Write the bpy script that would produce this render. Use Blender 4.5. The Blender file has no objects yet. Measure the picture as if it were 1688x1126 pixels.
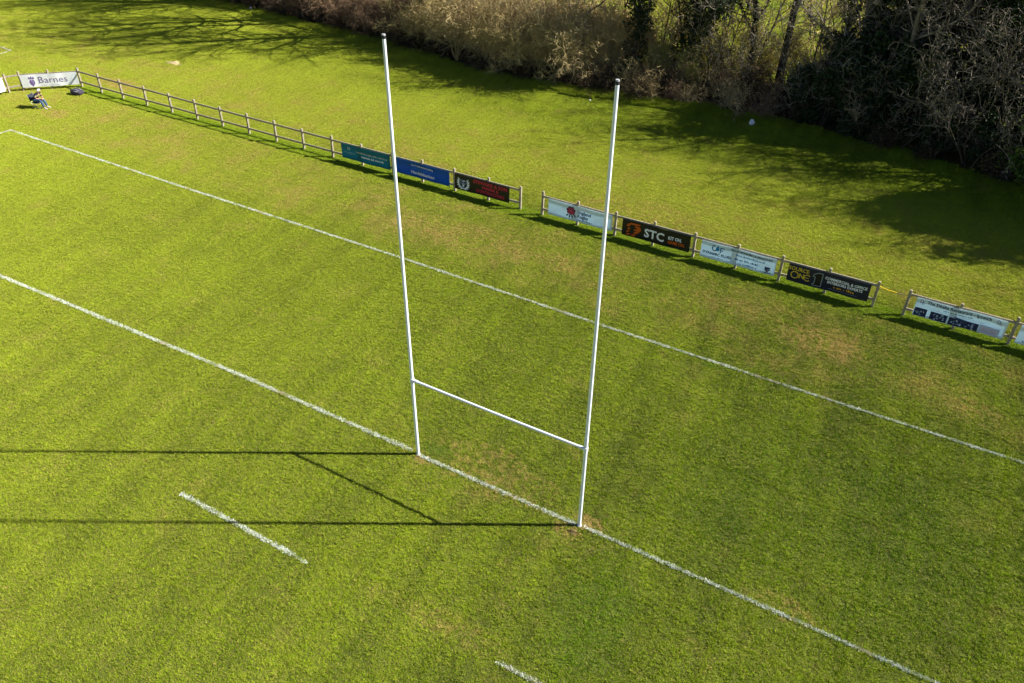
import bpy, bmesh, math, random
import numpy as np
from mathutils import Vector, Matrix, Euler

sc = bpy.context.scene
COL = sc.collection
rad = math.radians
PI = math.pi

# ------------------------------------------------------------------ helpers
def tag(o, label=None, cat=None, group=None, kind=None):
    if label: o['label'] = label
    if cat: o['category'] = cat
    if group: o['group'] = group
    if kind: o['kind'] = kind
    return o

def empty(name, loc=(0, 0, 0), rz=0.0, scale=1.0):
    o = bpy.data.objects.new(name, None)
    o.empty_display_size = 0.2
    COL.objects.link(o)
    o.location = loc
    o.rotation_euler = (0, 0, rz)
    o.scale = (scale, scale, scale)
    return o

def copy_tree(o, parent=None):
    c = o.copy()
    COL.objects.link(c)
    if parent is not None:
        c.parent = parent
    for ch in o.children:
        copy_tree(ch, c)
    return c

def mesh_obj(name, me, parent=None):
    o = bpy.data.objects.new(name, me)
    COL.objects.link(o)
    if parent is not None:
        o.parent = parent
    return o

def np_mesh(name, V, F, mats, midx=None, smooth=False):
    """V (n,3), F (m,k) with constant k"""
    me = bpy.data.meshes.new(name)
    V = np.asarray(V, dtype=np.float32)
    F = np.asarray(F, dtype=np.int32)
    k = F.shape[1]
    me.vertices.add(len(V))
    me.vertices.foreach_set('co', V.ravel())
    me.loops.add(F.size)
    me.loops.foreach_set('vertex_index', F.ravel())
    me.polygons.add(len(F))
    me.polygons.foreach_set('loop_start', np.arange(0, F.size, k, dtype=np.int32))
    try:
        me.polygons.foreach_set('loop_total', np.full(len(F), k, dtype=np.int32))
    except Exception:
        pass
    for m in mats:
        me.materials.append(m)
    if midx is not None:
        me.polygons.foreach_set('material_index', np.asarray(midx, dtype=np.int32))
    me.polygons.foreach_set('use_smooth', np.full(len(F), smooth, dtype=bool))
    me.update(calc_edges=True)
    me.validate()
    return me

class MB:
    """collects simple solids into one mesh"""
    def __init__(self):
        self.v, self.f, self.m, self.s = [], [], [], []
    def add(self, vs, fs, m=0, smooth=False):
        b = len(self.v)
        self.v += [tuple(x) for x in vs]
        for f in fs:
            self.f.append([b + i for i in f]); self.m.append(m); self.s.append(smooth)
    def box(self, c, size, m=0, M=None, bev=0.0):
        bm = bmesh.new()
        bmesh.ops.create_cube(bm, size=1.0)
        for v in bm.verts:
            v.co = Vector((v.co.x * size[0], v.co.y * size[1], v.co.z * size[2]))
        if bev > 0:
            bmesh.ops.bevel(bm, geom=bm.edges[:], offset=bev, segments=2, affect='EDGES', profile=0.5)
        if M is not None:
            for v in bm.verts: v.co = M @ v.co
        for v in bm.verts: v.co += Vector(c)
        bm.verts.index_update()
        self.add([v.co for v in bm.verts], [[v.index for v in f.verts] for f in bm.faces], m)
        bm.free()
    def tube(self, pts, radii, n=10, m=0, cap=True):
        pts = [Vector(p) for p in pts]
        if not hasattr(radii, '__len__'): radii = [radii] * len(pts)
        rings = []
        up = Vector((0, 0, 1))
        for i, p in enumerate(pts):
            if i == 0: d = pts[1] - p
            elif i == len(pts) - 1: d = p - pts[i - 1]
            else: d = pts[i + 1] - pts[i - 1]
            d.normalize()
            a = up if abs(d.z) < 0.9 else Vector((1, 0, 0))
            u = d.cross(a).normalized(); w = d.cross(u)
            rings.append([p + (u * math.cos(2 * PI * k / n) + w * math.sin(2 * PI * k / n)) * radii[i] for k in range(n)])
        vs = [v for r in rings for v in r]
        fs = []
        for i in range(len(pts) - 1):
            for k in range(n):
                a, b = i * n + k, i * n + (k + 1) % n
                fs.append([a, a + n, b + n, b])
        self.add(vs, fs, m, True)
        if cap:
            self.add(rings[0], [list(range(n))], m); self.add(rings[-1], [list(range(n))[::-1]], m)
    def build(self, name, mats, parent=None):
        me = bpy.data.meshes.new(name)
        me.from_pydata(self.v, [], self.f)
        for mt in (mats if isinstance(mats, (list, tuple)) else [mats]): me.materials.append(mt)
        me.polygons.foreach_set('material_index', self.m)
        me.polygons.foreach_set('use_smooth', self.s)
        me.update()
        bm = bmesh.new(); bm.from_mesh(me)
        bmesh.ops.recalc_face_normals(bm, faces=bm.faces[:])
        bm.to_mesh(me); bm.free()
        return mesh_obj(name, me, parent)

# ------------------------------------------------------------------ materials
class NT:
    def __init__(self, name):
        self.mat = bpy.data.materials.new(name)
        self.mat.use_nodes = True
        self.t = self.mat.node_tree
        self.n = self.t.nodes
        self.l = self.t.links
        self.n.clear()
        self.out = self.n.new('ShaderNodeOutputMaterial')
    def node(self, typ, **kw):
        x = self.n.new(typ)
        for k, v in kw.items(): setattr(x, k, v)
        return x
    def set(self, sock, v):
        if isinstance(v, bpy.types.NodeSocket): self.l.new(v, sock)
        elif v is not None:
            if hasattr(sock.default_value, '__len__') and not hasattr(v, '__len__'):
                v = (v,) * len(sock.default_value)
            if hasattr(v, '__len__') and len(v) == 3 and len(sock.default_value) == 4: v = (*v, 1.0)
            sock.default_value = v
    def math(self, op, a, b=None, clamp=False):
        x = self.node('ShaderNodeMath', operation=op, use_clamp=clamp)
        self.set(x.inputs[0], a)
        if b is not None: self.set(x.inputs[1], b)
        return x.outputs[0]
    def mul(self, a, b): return self.math('MULTIPLY', a, b)
    def addn(self, a, b): return self.math('ADD', a, b)
    def sub(self, a, b): return self.math('SUBTRACT', a, b)
    def maprange(self, v, a, b, c=0.0, d=1.0, smooth=True):
        x = self.node('ShaderNodeMapRange', interpolation_type='SMOOTHSTEP' if smooth else 'LINEAR')
        self.set(x.inputs[0], v)
        for i, q in enumerate((a, b, c, d)): self.set(x.inputs[i + 1], q)
        return x.outputs[0]
    def noise(self, vec, scale, detail=3.0, rough=0.55, dist=0.0):
        x = self.node('ShaderNodeTexNoise')
        self.set(x.inputs['Vector'], vec)
        x.inputs['Scale'].default_value = scale
        x.inputs['Detail'].default_value = detail
        x.inputs['Roughness'].default_value = rough
        x.inputs['Distortion'].default_value = dist
        return x.outputs['Fac']
    def mix(self, f, a, b, blend='MIX'):
        x = self.node('ShaderNodeMix', data_type='RGBA', blend_type=blend)
        self.set(x.inputs[0], f)
        self.set(x.inputs[6], a); self.set(x.inputs[7], b)
        return x.outputs[2]
    def sepxyz(self, v):
        x = self.node('ShaderNodeSeparateXYZ'); self.set(x.inputs[0], v); return x.outputs
    def comb(self, a, b, c):
        x = self.node('ShaderNodeCombineXYZ')
        for i, q in enumerate((a, b, c)): self.set(x.inputs[i], q)
        return x.outputs[0]
    def pos(self): return self.node('ShaderNodeNewGeometry').outputs['Position']
    def island(self): return self.node('ShaderNodeNewGeometry').outputs['Random Per Island']
    def obj(self): return self.node('ShaderNodeTexCoord').outputs['Object']
    def objrand(self): return self.node('ShaderNodeObjectInfo').outputs['Random']
    def bsdf(self, col, rough=0.6, spec=0.3, metal=0.0, normal=None, **kw):
        b = self.node('ShaderNodeBsdfPrincipled')
        self.set(b.inputs['Base Color'], col)
        self.set(b.inputs['Roughness'], rough)
        b.inputs['Specular IOR Level'].default_value = spec
        b.inputs['Metallic'].default_value = metal
        if normal is not None: self.l.new(normal, b.inputs['Normal'])
        return b.outputs[0]
    def bump(self, h, strength=0.4, dist=0.02):
        x = self.node('ShaderNodeBump')
        x.inputs['Strength'].default_value = strength
        x.inputs['Distance'].default_value = dist
        self.set(x.inputs['Height'], h)
        return x.outputs[0]
    def mixs(self, f, a, b):
        x = self.node('ShaderNodeMixShader'); self.set(x.inputs[0], f)
        self.l.new(a, x.inputs[1]); self.l.new(b, x.inputs[2]); return x.outputs[0]
    def transl(self, col):
        x = self.node('ShaderNodeBsdfTranslucent'); self.set(x.inputs[0], col); return x.outputs[0]
    def done(self, shader):
        self.l.new(shader, self.out.inputs['Surface']); return self.mat

def simple(name, col, rough=0.6, spec=0.3, metal=0.0, var=0.12, vscale=6.0):
    t = NT(name)
    nz = t.noise(t.obj(), vscale, 4)
    f = t.maprange(nz, 0.3, 0.7, 1.0 - var, 1.0 + var)
    c = t.mix(1.0, col, t.comb(f, f, f), 'MULTIPLY')
    return t.done(t.bsdf(c, rough, spec, metal))

# ---- turf: colour as a function of place, shared by the soil sheet and the blades
PATCHES = [  # x, y, rx, ry, strength: dry / bare grass spots that are there on the field
    (5.80, 0.20, 0.42, 0.34, 2.6), (5.35, -0.35, 0.55, 0.3, 1.3), (0.2, -0.15, 0.5, 0.3, 0.9), (2.2, 0.55, 2.6, 1.2, 0.50),
    (9.3, 12.6, 2.0, 1.3, 0.62), (6.2, 13.0, 1.2, 0.7, 0.35), (-8.0, 12.3, 3.4, 1.5, 0.45), (-3.2, 12.6, 2.6, 1.2, 0.40),
    (-34.6, 12.2, 1.3, 0.8, 0.75), (-25.6, 13.0, 1.2, 0.7, 0.35), (14.8, 11.2, 1.0, 0.9, 0.45), (-36.0, 17.6, 3.6, 0.7, 0.6),
    (4.4, -4.6, 2.2, 0.5, 0.32), (11.4, 0.25, 1.2, 0.5, 0.5), (0.5, 18.6, 4.0, 1.5, 0.35), (-13.0, 18.0, 3.0, 1.2, 0.3), (2.4, 0.1, 5.0, 0.5, 0.3),
]
LUSH = [  # x, y, rx, ry, strength
    (7.3, -2.6, 1.2, 2.4, 0.60), (9.5, 3.5, 3.0, 4.0, 0.28), (13.5, 4.0, 3.5, 4.5, 0.3), (0.4, 0.45, 0.6, 0.3, 0.7),
    (6.4, 9.0, 0.45, 0.12, 0.9), (13.2, 14.4, 2.4, 0.7, 0.5),
]
def turf_colour(t, blade):
    P = t.pos()
    x, y, z = t.sepxyz(P)
    big = t.noise(P, 0.13, 3, 0.6)
    mid = t.noise(P, 0.75, 4, 0.62)
    fine = t.noise(P, 4.5, 3, 0.6)
    tiny = t.noise(P, 17.0, 2, 0.6)
    xs = t.addn(x, t.mul(y, 0.13))
    streak = t.noise(t.comb(t.mul(xs, 1.1), t.mul(y, 0.07), 0.0), 1.0, 3, 0.6)
    wob = t.mul(t.sub(t.noise(P, 1.7, 4, 0.65), 0.5), 1.6)
    def blob(items):
        acc = None
        for (cx, cy, rx, ry, s) in items:
            dx = t.math('DIVIDE', t.sub(x, cx), rx); dy = t.math('DIVIDE', t.sub(y, cy), ry)
            d = t.math('SQRT', t.addn(t.mul(dx, dx), t.mul(dy, dy)))
            m = t.mul(t.maprange(t.addn(d, wob), 1.15, 0.35), s)
            acc = m if acc is None else t.math('MAXIMUM', acc, m)
        return acc
    # how green / how yellow
    g = t.addn(t.mul(t.sub(big, 0.5), 1.3), t.addn(t.mul(t.sub(mid, 0.5), 1.5), t.addn(t.mul(t.sub(fine, 0.5), 1.5), t.mul(t.sub(streak, 0.5), 1.9))))
    g = t.addn(g, t.mul(t.sub(tiny, 0.5), 0.8))
    if blade:
        g = t.addn(g, t.mul(t.sub(t.island(), 0.5), 1.3))
    yel = t.maprange(t.addn(g, 0.5), 0.0, 1.0, smooth=False)
    col = t.mix(yel, TURF_A, TURF_B)
    pale = t.maprange(t.addn(x, t.mul(wob, 3.0)), 10.0, -36.0, 0.0, 0.62, smooth=False)  # anti-sun brightening put into the turf colour, paler and yellower towards the left
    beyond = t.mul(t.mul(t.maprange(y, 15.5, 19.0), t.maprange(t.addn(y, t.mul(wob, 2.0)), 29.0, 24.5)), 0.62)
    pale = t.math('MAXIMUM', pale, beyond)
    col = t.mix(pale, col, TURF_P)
    # dry grass: between the dead ball line and the rails, and where feet wear it
    strip = t.mul(t.maprange(y, 9.2, 11.0), t.maprange(y, 15.6, 14.6))
    far = t.mul(t.maprange(y, 15.9, 17.0), t.maprange(y, 27.0, 20.0))
    band = t.math('MAXIMUM', t.mul(strip, 0.24), t.mul(far, 0.20))
    dn = t.noise(P, 0.55, 5, 0.7)
    dry = t.addn(t.mul(t.maprange(dn, 0.50, 0.72), 0.24), t.mul(band, t.maprange(dn, 0.30, 0.62)))
    dry = t.addn(dry, t.mul(blob(PATCHES), t.maprange(t.noise(P, 4.6, 5, 0.75), 0.46, 0.57, 0.08, 1.0)))
    dry = t.addn(dry, t.mul(t.maprange(t.noise(P, 5.2, 3, 0.6), 0.66, 0.74), 0.55))
    lush = blob(LUSH)
    under = t.mul(t.mul(t.mul(t.maprange(y, 15.1, 15.5), t.maprange(y, 16.35, 16.05)), t.maprange(x, -38.0, -37.0)), 0.75)
    dry = t.mul(dry, t.sub(1.0, t.mul(t.math('MAXIMUM', lush, under), 0.9)))
    if blade:
        rb = t.node('ShaderNodeNewGeometry').outputs['Random Per Island']
        rb2 = t.math('FRACT', t.mul(rb, 7.31))
        dryb = t.maprange(t.sub(dry, t.mul(rb2, 0.75)), -0.18, 0.28)
        base_dry = t.maprange(rb2, 0.80, 0.90, 0.0, 0.62)
        dryf = t.math('MAXIMUM', dryb, base_dry)
    else:
        dryf = t.math('MINIMUM', dry, 1.0)
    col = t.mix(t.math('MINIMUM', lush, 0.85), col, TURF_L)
    col = t.mix(under, col, (0.21, 0.345, 0.0080))
    straw = t.mix(t.noise(P, 9.0, 2), STRAW_A, STRAW_B)
    col = t.mix(dryf, col, straw)
    # rough meadow beyond the trees
    mead = t.maprange(t.addn(y, t.mul(wob, 1.5)), 38.0, 41.0)
    mc = t.mix(t.maprange(t.noise(P, 0.35, 4, 0.7), 0.35, 0.65), (0.40, 0.49, 0.050), (0.56, 0.58, 0.100))
    col = t.mix(mead, col, mc)
    return col, P, y

TURF_A = (0.064, 0.128, 0.0040)
TURF_B = (0.255, 0.360, 0.0105)
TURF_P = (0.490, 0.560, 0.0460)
TURF_L = (0.095, 0.215, 0.0050)
STRAW_A = (0.52, 0.395, 0.130)
STRAW_B = (0.40, 0.290, 0.085)

def mat_blades():
    t = NT('turf_blades')
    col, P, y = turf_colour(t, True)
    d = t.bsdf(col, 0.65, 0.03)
    tr = t.transl(t.mix(1.0, col, (1.05, 1.1, 0.6), 'MULTIPLY'))
    return t.done(t.mixs(0.05, d, tr))

def mat_soil():
    t = NT('turf_soil')
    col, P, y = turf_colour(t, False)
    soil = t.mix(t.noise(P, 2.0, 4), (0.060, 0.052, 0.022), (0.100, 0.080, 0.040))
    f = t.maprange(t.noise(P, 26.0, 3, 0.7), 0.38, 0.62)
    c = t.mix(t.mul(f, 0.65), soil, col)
    litter = t.mix(t.maprange(t.noise(P, 5.0, 5, 0.75), 0.35, 0.65), (0.050, 0.034, 0.016), (0.13, 0.085, 0.040))
    wob = t.mul(t.sub(t.noise(P, 0.6, 4, 0.65), 0.5), 2.4)
    wood = t.mul(t.maprange(t.addn(y, wob), 31.6, 33.2), t.maprange(t.addn(y, wob), 40.6, 38.6))
    c = t.mix(wood, c, litter)
    b = t.bump(t.noise(P, 30.0, 4, 0.7), 0.6, 0.03)
    return t.done(t.bsdf(c, 0.9, 0.1, normal=b))

def mat_paint():
    t = NT('line_paint')
    P = t.pos()
    r = t.island()
    n = t.noise(P, 1.3, 4, 0.7)
    n2 = t.noise(P, 7.0, 3, 0.7)
    v = t.addn(t.mul(t.sub(n, 0.5), 1.1), t.addn(t.mul(t.sub(n2, 0.5), 0.9), t.mul(t.sub(r, 0.5), 0.9)))
    wear = t.maprange(v, 0.16, 0.60)
    x, y, z = t.sepxyz(P)
    tan = t.maprange(t.noise(P, 0.42, 3, 0.7), 0.54, 0.68)
    c = t.mix(tan, (0.66, 0.70, 0.62), (0.58, 0.50, 0.36))
    c = t.mix(wear, c, (0.20, 0.24, 0.06))
    return t.done(t.bsdf(c, 0.7, 0.2))

def mat_wood():
    t = NT('weathered_timber')
    O = t.obj()
    x, y, z = t.sepxyz(O)
    g = t.noise(t.comb(t.mul(x, 14.0), t.mul(y, 14.0), t.mul(z, 3.0)), 2.2, 5, 0.65)
    c = t.mix(t.maprange(g, 0.3, 0.7), (0.17, 0.140, 0.095), (0.46, 0.39, 0.28))
    c = t.mix(t.mul(t.objrand(), 0.35), c, (0.27, 0.255, 0.21))
    alg = t.maprange(t.noise(O, 5.0, 4), 0.55, 0.75, 0, 0.3)
    c = t.mix(alg, c, (0.20, 0.20, 0.09))
    return t.done(t.bsdf(c, 0.85, 0.15, normal=t.bump(g, 0.35, 0.01)))

def mat_bark(name, a, b, scale=8.0, moss=0.0):
    t = NT(name)
    O = t.obj()
    n = t.noise(O, scale, 5, 0.7)
    c = t.mix(t.maprange(n, 0.3, 0.7), a, b)
    if moss:
        m = t.maprange(t.noise(O, 1.6, 4, 0.7), 0.5, 0.7, 0, moss)
        c = t.mix(m, c, (0.12, 0.12, 0.03))
    return t.done(t.bsdf(c, 0.85, 0.15))

def mat_twig(name, a, b, c2, spot=0.0):
    t = NT(name)
    r = t.island()
    o = t.objrand()
    c = t.mix(r, a, b)
    c = t.mix(t.mul(o, 0.55), c, c2)
    P = t.pos()
    n = t.noise(P, 0.45, 3, 0.6)
    c = t.mix(t.maprange(n, 0.42, 0.66, 0, 0.6), c, c2)
    return t.done(t.bsdf(c, 0.75, 0.2))

def mat_leaf(name, a, b, tr=0.25, rough=0.45, spec=0.4):
    t = NT(name)
    r = t.island()
    n = t.noise(t.pos(), 0.9, 3, 0.6)
    c = t.mix(t.math('MULTIPLY', t.addn(r, n), 0.5), a, b)
    return t.done(t.mixs(tr, t.bsdf(c, rough, spec), t.transl(t.mix(1.0, c, (1.1, 1.2, 0.6), 'MULTIPLY'))))

M = {}
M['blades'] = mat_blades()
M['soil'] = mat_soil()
M['paint'] = mat_paint()
M['wood'] = mat_wood()
M['white_paint'] = simple('white_post_paint', (0.76, 0.80, 0.86), 0.35, 0.5, var=0.05, vscale=2.5)
M['dark_cap'] = simple('dark_plastic_cap', (0.02, 0.02, 0.024), 0.5)
M['grey_cap'] = simple('grey_cap_top', (0.35, 0.36, 0.37), 0.5)
M['bark_dark'] = mat_bark('dark_bark', (0.045, 0.036, 0.024), (0.11, 0.09, 0.06), 7, 0.6)
M['bark_grey'] = mat_bark('grey_bark', (0.13, 0.11, 0.085), (0.27, 0.235, 0.185), 7, 0.5)
M['twig_tan'] = mat_twig('tan_twigs', (0.22, 0.155, 0.065), (0.62, 0.49, 0.26), (0.48, 0.37, 0.150))
M['twig_rust'] = mat_twig('rusty_twigs', (0.10, 0.060, 0.040), (0.32, 0.21, 0.130), (0.22, 0.14, 0.080))
M['twig_grey'] = mat_twig('grey_twigs', (0.070, 0.056, 0.040), (0.52, 0.45, 0.35), (0.13, 0.105, 0.07))
M['twig_dark'] = mat_twig('dark_twigs', (0.022, 0.017, 0.011), (0.060, 0.047, 0.030), (0.045, 0.034, 0.019))
M['ivy'] = mat_leaf('ivy_leaves', (0.010, 0.022, 0.006), (0.034, 0.062, 0.014), 0.12, 0.5, 0.3)
M['fresh'] = mat_leaf('fresh_leaves', (0.10, 0.17, 0.018), (0.20, 0.27, 0.035), 0.4)
M['bud'] = mat_leaf('spring_buds', (0.24, 0.27, 0.035), (0.42, 0.42, 0.085), 0.4)
M['dead_leaf'] = mat_leaf('dead_leaves', (0.16, 0.095, 0.045), (0.36, 0.25, 0.13), 0.2, 0.8, 0.1)

# ------------------------------------------------------------------ camera, light, world
CAM = Vector((11.638, -14.489, 18.064))
cd = bpy.data.cameras.new('camera')
cam = bpy.data.objects.new('camera', cd); COL.objects.link(cam)
cam.location = CAM
cam.rotation_euler = (0.93200708, -0.00873846, 0.52724879)
cd.sensor_fit = 'HORIZONTAL'; cd.sensor_width = 36.0
cd.lens = 36.0 * 1346.919 / 1688.0
cd.clip_start = 0.1; cd.clip_end = 2000
sc.camera = cam

SUN = Vector((3.41, 1.98, 3.0)).normalized()
sd = bpy.data.lights.new('sun', 'SUN')
sd.energy = 5.0; sd.angle = rad(0.5); sd.color = (1.0, 0.955, 0.88)
so = bpy.data.objects.new('sun', sd); COL.objects.link(so)
so.rotation_euler = SUN.to_track_quat('Z', 'Y').to_euler()
so.location = (60, 30, 60)
w = bpy.data.worlds.new('World'); sc.world = w; w.use_nodes = True
wt = w.node_tree
sky = wt.nodes.new('ShaderNodeTexSky'); sky.sky_type = 'NISHITA'; sky.sun_disc = False
sky.sun_elevation = math.asin(SUN.z)
sky.sun_rotation = math.atan2(SUN.x, SUN.y)
sky.air_density = 0.6; sky.dust_density = 0.3; sky.ozone_density = 1.0
bg = wt.nodes['Background']; bg.inputs['Strength'].default_value = 0.05
wt.links.new(sky.outputs[0], bg.inputs['Color'])
vs = sc.view_settings
vs.view_transform = 'Standard'; vs.look = 'None'; vs.gamma = 1.0; vs.exposure = 1.25; vs.use_curve_mapping = False

# ------------------------------------------------------------------ ground
def grid_sheet(name, x0, x1, y0, y1, nx, ny, z, mat):
    xs = np.linspace(x0, x1, nx + 1); ys = np.linspace(y0, y1, ny + 1)
    X, Y = np.meshgrid(xs, ys)
    V = np.stack([X.ravel(), Y.ravel(), np.full(X.size, z)], 1)
    F = [[j * (nx + 1) + i, j * (nx + 1) + i + 1, (j + 1) * (nx + 1) + i + 1, (j + 1) * (nx + 1) + i] for j in range(ny) for i in range(nx)]
    return mesh_obj(name, np_mesh(name, V, F, [mat]))
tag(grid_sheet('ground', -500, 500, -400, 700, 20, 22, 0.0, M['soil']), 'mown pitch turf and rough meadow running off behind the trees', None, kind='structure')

HEDGE = [(-70, 37.0), (-58, 36.2), (-47, 34.9), (-41, 34.6), (-35, 33.9), (-30, 33.6), (-26, 33.0), (-21, 32.0), (-17, 31.3), (-12.5, 31.7), (-9, 31.8), (-6, 32.5), (-2.7, 32.8), (1, 33.3), (2.7, 33.2), (6.3, 32.4), (9.6, 31.8), (12.6, 31.2), (15.1, 30.5), (20, 29.3), (27, 28.2), (40, 27.0), (60, 26)]
def hedge_y(x):
    for (a, b), (c, d) in zip(HEDGE, HEDGE[1:]):
        if a <= x <= c: return b + (d - b) * (x - a) / (c - a)
    return HEDGE[-1][1] if x > 0 else HEDGE[0][1]

# ------------------------------------------------------------------ grass (one object, blades scattered by geometry nodes)
def make_grass():
    rng = np.random.default_rng(5)
    S = 3.0
    N = 46000
    # clumped heights from a coarse tileable lattice
    def lattice(n, seed):
        r = np.random.default_rng(seed).random((n, n))
        def f(px, py):
            u = (px / S + 0.5) * n; v = (py / S + 0.5) * n
            i = np.floor(u).astype(int); j = np.floor(v).astype(int)
            fu = u - i; fv = v - j
            fu = fu * fu * (3 - 2 * fu); fv = fv * fv * (3 - 2 * fv)
            g = lambda a, b: r[a % n, b % n]
            return (g(i, j) * (1 - fu) + g(i + 1, j) * fu) * (1 - fv) + (g(i, j + 1) * (1 - fu) + g(i + 1, j + 1) * fu) * fv
        return f
    la, lb, lc = lattice(48, 1), lattice(15, 2), lattice(22, 3)
    px = (rng.random(N) - 0.5) * S; py = (rng.random(N) - 0.5) * S
    cl = 0.8 * la(px, py) + 0.2 * lb(px, py)
    hgt = 0.013 + 0.043 * np.clip((cl - .2) / .6, 0, 1) ** 1.6 + rng.random(N) * 0.012
    ang = rng.random(N) * 2 * PI
    lean_dir = lc(px, py) * 2 * PI + rng.normal(0, 2.0, N)
    lean = hgt * (0.45 + 0.8 * rng.random(N))
    wid = 0.0034 + 0.0028 * rng.random(N)
    dx, dy = np.cos(lean_dir), np.sin(lean_dir)
    wx, wy = np.cos(ang) * wid, np.sin(ang) * wid
    b0 = np.stack([px - wx, py - wy, np.full(N, -0.004)], 1)
    b1 = np.stack([px + wx, py + wy, np.full(N, -0.004)], 1)
    m0 = np.stack([px - wx * .8 + dx * lean * .35, py - wy * .8 + dy * lean * .35, hgt * .65], 1)
    m1 = np.stack([px + wx * .8 + dx * lean * .35, py + wy * .8 + dy * lean * .35, hgt * .65], 1)
    tp = np.stack([px + dx * lean, py + dy * lean, hgt], 1)
    V = np.stack([b0, b1, m0, m1, tp], 1).reshape(-1, 3)
    k = np.arange(N) * 5
    F = np.concatenate([np.stack([k, k + 1, k + 3], 1), np.stack([k, k + 3, k + 2], 1), np.stack([k + 2, k + 3, k + 4], 1)])
    # the points where a patch of blades is laid
    pts = []
    step = 2.9
    def inside(x, y):
        h = hedge_y(x)
        if h - 1.6 < y < 40.5 and x > -60: return False
        if y > 41 and x > 30: return False
        return True
    fr = cam.matrix_world
    R = Euler(cam.rotation_euler).to_matrix()
    f = 1346.919
    for iy in range(-7, 40):
        for ix in range(-28, 14):
            x, y = ix * step, iy * step
            q = R.transposed() @ (Vector((x, y, 0)) - CAM)
            if q.z > -3: continue
            u = f * q.x / -q.z; v = f * q.y / -q.z
            mx = 3.5 * f / -q.z + 120
            if abs(u) > 844 + mx or v < -563 - mx or v > 563 + 60: continue
            if not inside(x, y): continue
            pts.append((x, y, 0.0))
    for i in range(60):
        x = -66 + 1.45 * i
        pts.append((x, hedge_y(x) - 1.45, 0.0))
        if i % 2: pts.append((x, hedge_y(x) - 3.2, 0.0))
    vr = random.Random(9)
    for i in range(150):
        x = -62 + .56 * i
        pts.append((x, hedge_y(x) - .15 + vr.uniform(-.45, .3), 0.001 + .002 * vr.random()))
    nb = len(V)
    P = np.array(pts)
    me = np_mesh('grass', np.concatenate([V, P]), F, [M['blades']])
    at = me.attributes.new('seedpoint', 'BOOLEAN', 'POINT')
    flag = np.zeros(nb + len(P), dtype=bool); flag[nb:] = True
    at.data.foreach_set('value', flag)
    o = mesh_obj('grass', me)
    tag(o, 'short green and straw coloured turf blades of the pitch', None, kind='stuff')
    ng = bpy.data.node_groups.new('lay_turf', 'GeometryNodeTree')
    ng.interface.new_socket('Geometry', in_out='INPUT', socket_type='NodeSocketGeometry')
    ng.interface.new_socket('Geometry', in_out='OUTPUT', socket_type='NodeSocketGeometry')
    n, l = ng.nodes, ng.links
    gi, go = n.new('NodeGroupInput'), n.new('NodeGroupOutput')
    na = n.new('GeometryNodeInputNamedAttribute'); na.data_type = 'BOOLEAN'; na.inputs['Name'].default_value = 'seedpoint'
    sp = n.new('GeometryNodeSeparateGeometry'); sp.domain = 'POINT'
    l.new(gi.outputs[0], sp.inputs['Geometry']); l.new(na.outputs['Attribute'], sp.inputs['Selection'])
    rv = n.new('FunctionNodeRandomValue'); rv.data_type = 'INT'
    rv.inputs['Min'].default_value if False else None
    for s in rv.inputs:
        if s.enabled and s.name == 'Min': s.default_value = 0
        if s.enabled and s.name == 'Max': s.default_value = 3
    mu = n.new('ShaderNodeMath'); mu.operation = 'MULTIPLY'; mu.inputs[1].default_value = PI / 2
    ro = [s for s in rv.outputs if s.enabled][0]
    l.new(ro, mu.inputs[0])
    cx = n.new('ShaderNodeCombineXYZ'); l.new(mu.outputs[0], cx.inputs[2])
    # taller, rougher growth beyond the trees
    po = n.new('GeometryNodeInputPosition'); sx = n.new('ShaderNodeSeparateXYZ'); l.new(po.outputs[0], sx.inputs[0])
    mr = n.new('ShaderNodeMapRange'); l.new(sx.outputs[1], mr.inputs[0])
    mr.inputs[1].default_value = 40; mr.inputs[2].default_value = 44; mr.inputs[3].default_value = 1.0; mr.inputs[4].default_value = 2.0
    # points lifted a hair mark the ragged verge: small patches of long grass
    vz = n.new('ShaderNodeMapRange'); l.new(sx.outputs[2], vz.inputs[0])
    vz.inputs[1].default_value = 0.0; vz.inputs[2].default_value = .003; vz.inputs[3].default_value = 0.0; vz.inputs[4].default_value = 4.2
    az = n.new('ShaderNodeMath'); az.operation = 'ADD'; l.new(mr.outputs[0], az.inputs[0]); l.new(vz.outputs[0], az.inputs[1])
    vx = n.new('ShaderNodeMapRange'); l.new(sx.outputs[2], vx.inputs[0])
    vx.inputs[1].default_value = 0.0; vx.inputs[2].default_value = .001; vx.inputs[3].default_value = 1.0; vx.inputs[4].default_value = .40
    cs = n.new('ShaderNodeCombineXYZ'); l.new(vx.outputs[0], cs.inputs[0]); l.new(vx.outputs[0], cs.inputs[1]); l.new(az.outputs[0], cs.inputs[2])
    ip = n.new('GeometryNodeInstanceOnPoints')
    l.new(sp.outputs['Selection'], ip.inputs['Points']); l.new(sp.outputs['Inverted'], ip.inputs['Instance'])
    l.new(cx.outputs[0], ip.inputs['Rotation']); l.new(cs.outputs[0], ip.inputs['Scale'])
    l.new(ip.outputs[0], go.inputs[0])
    md = o.modifiers.new('lay_turf', 'NODES'); md.node_group = ng
    print('grass patches', len(P))
make_grass()

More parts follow.
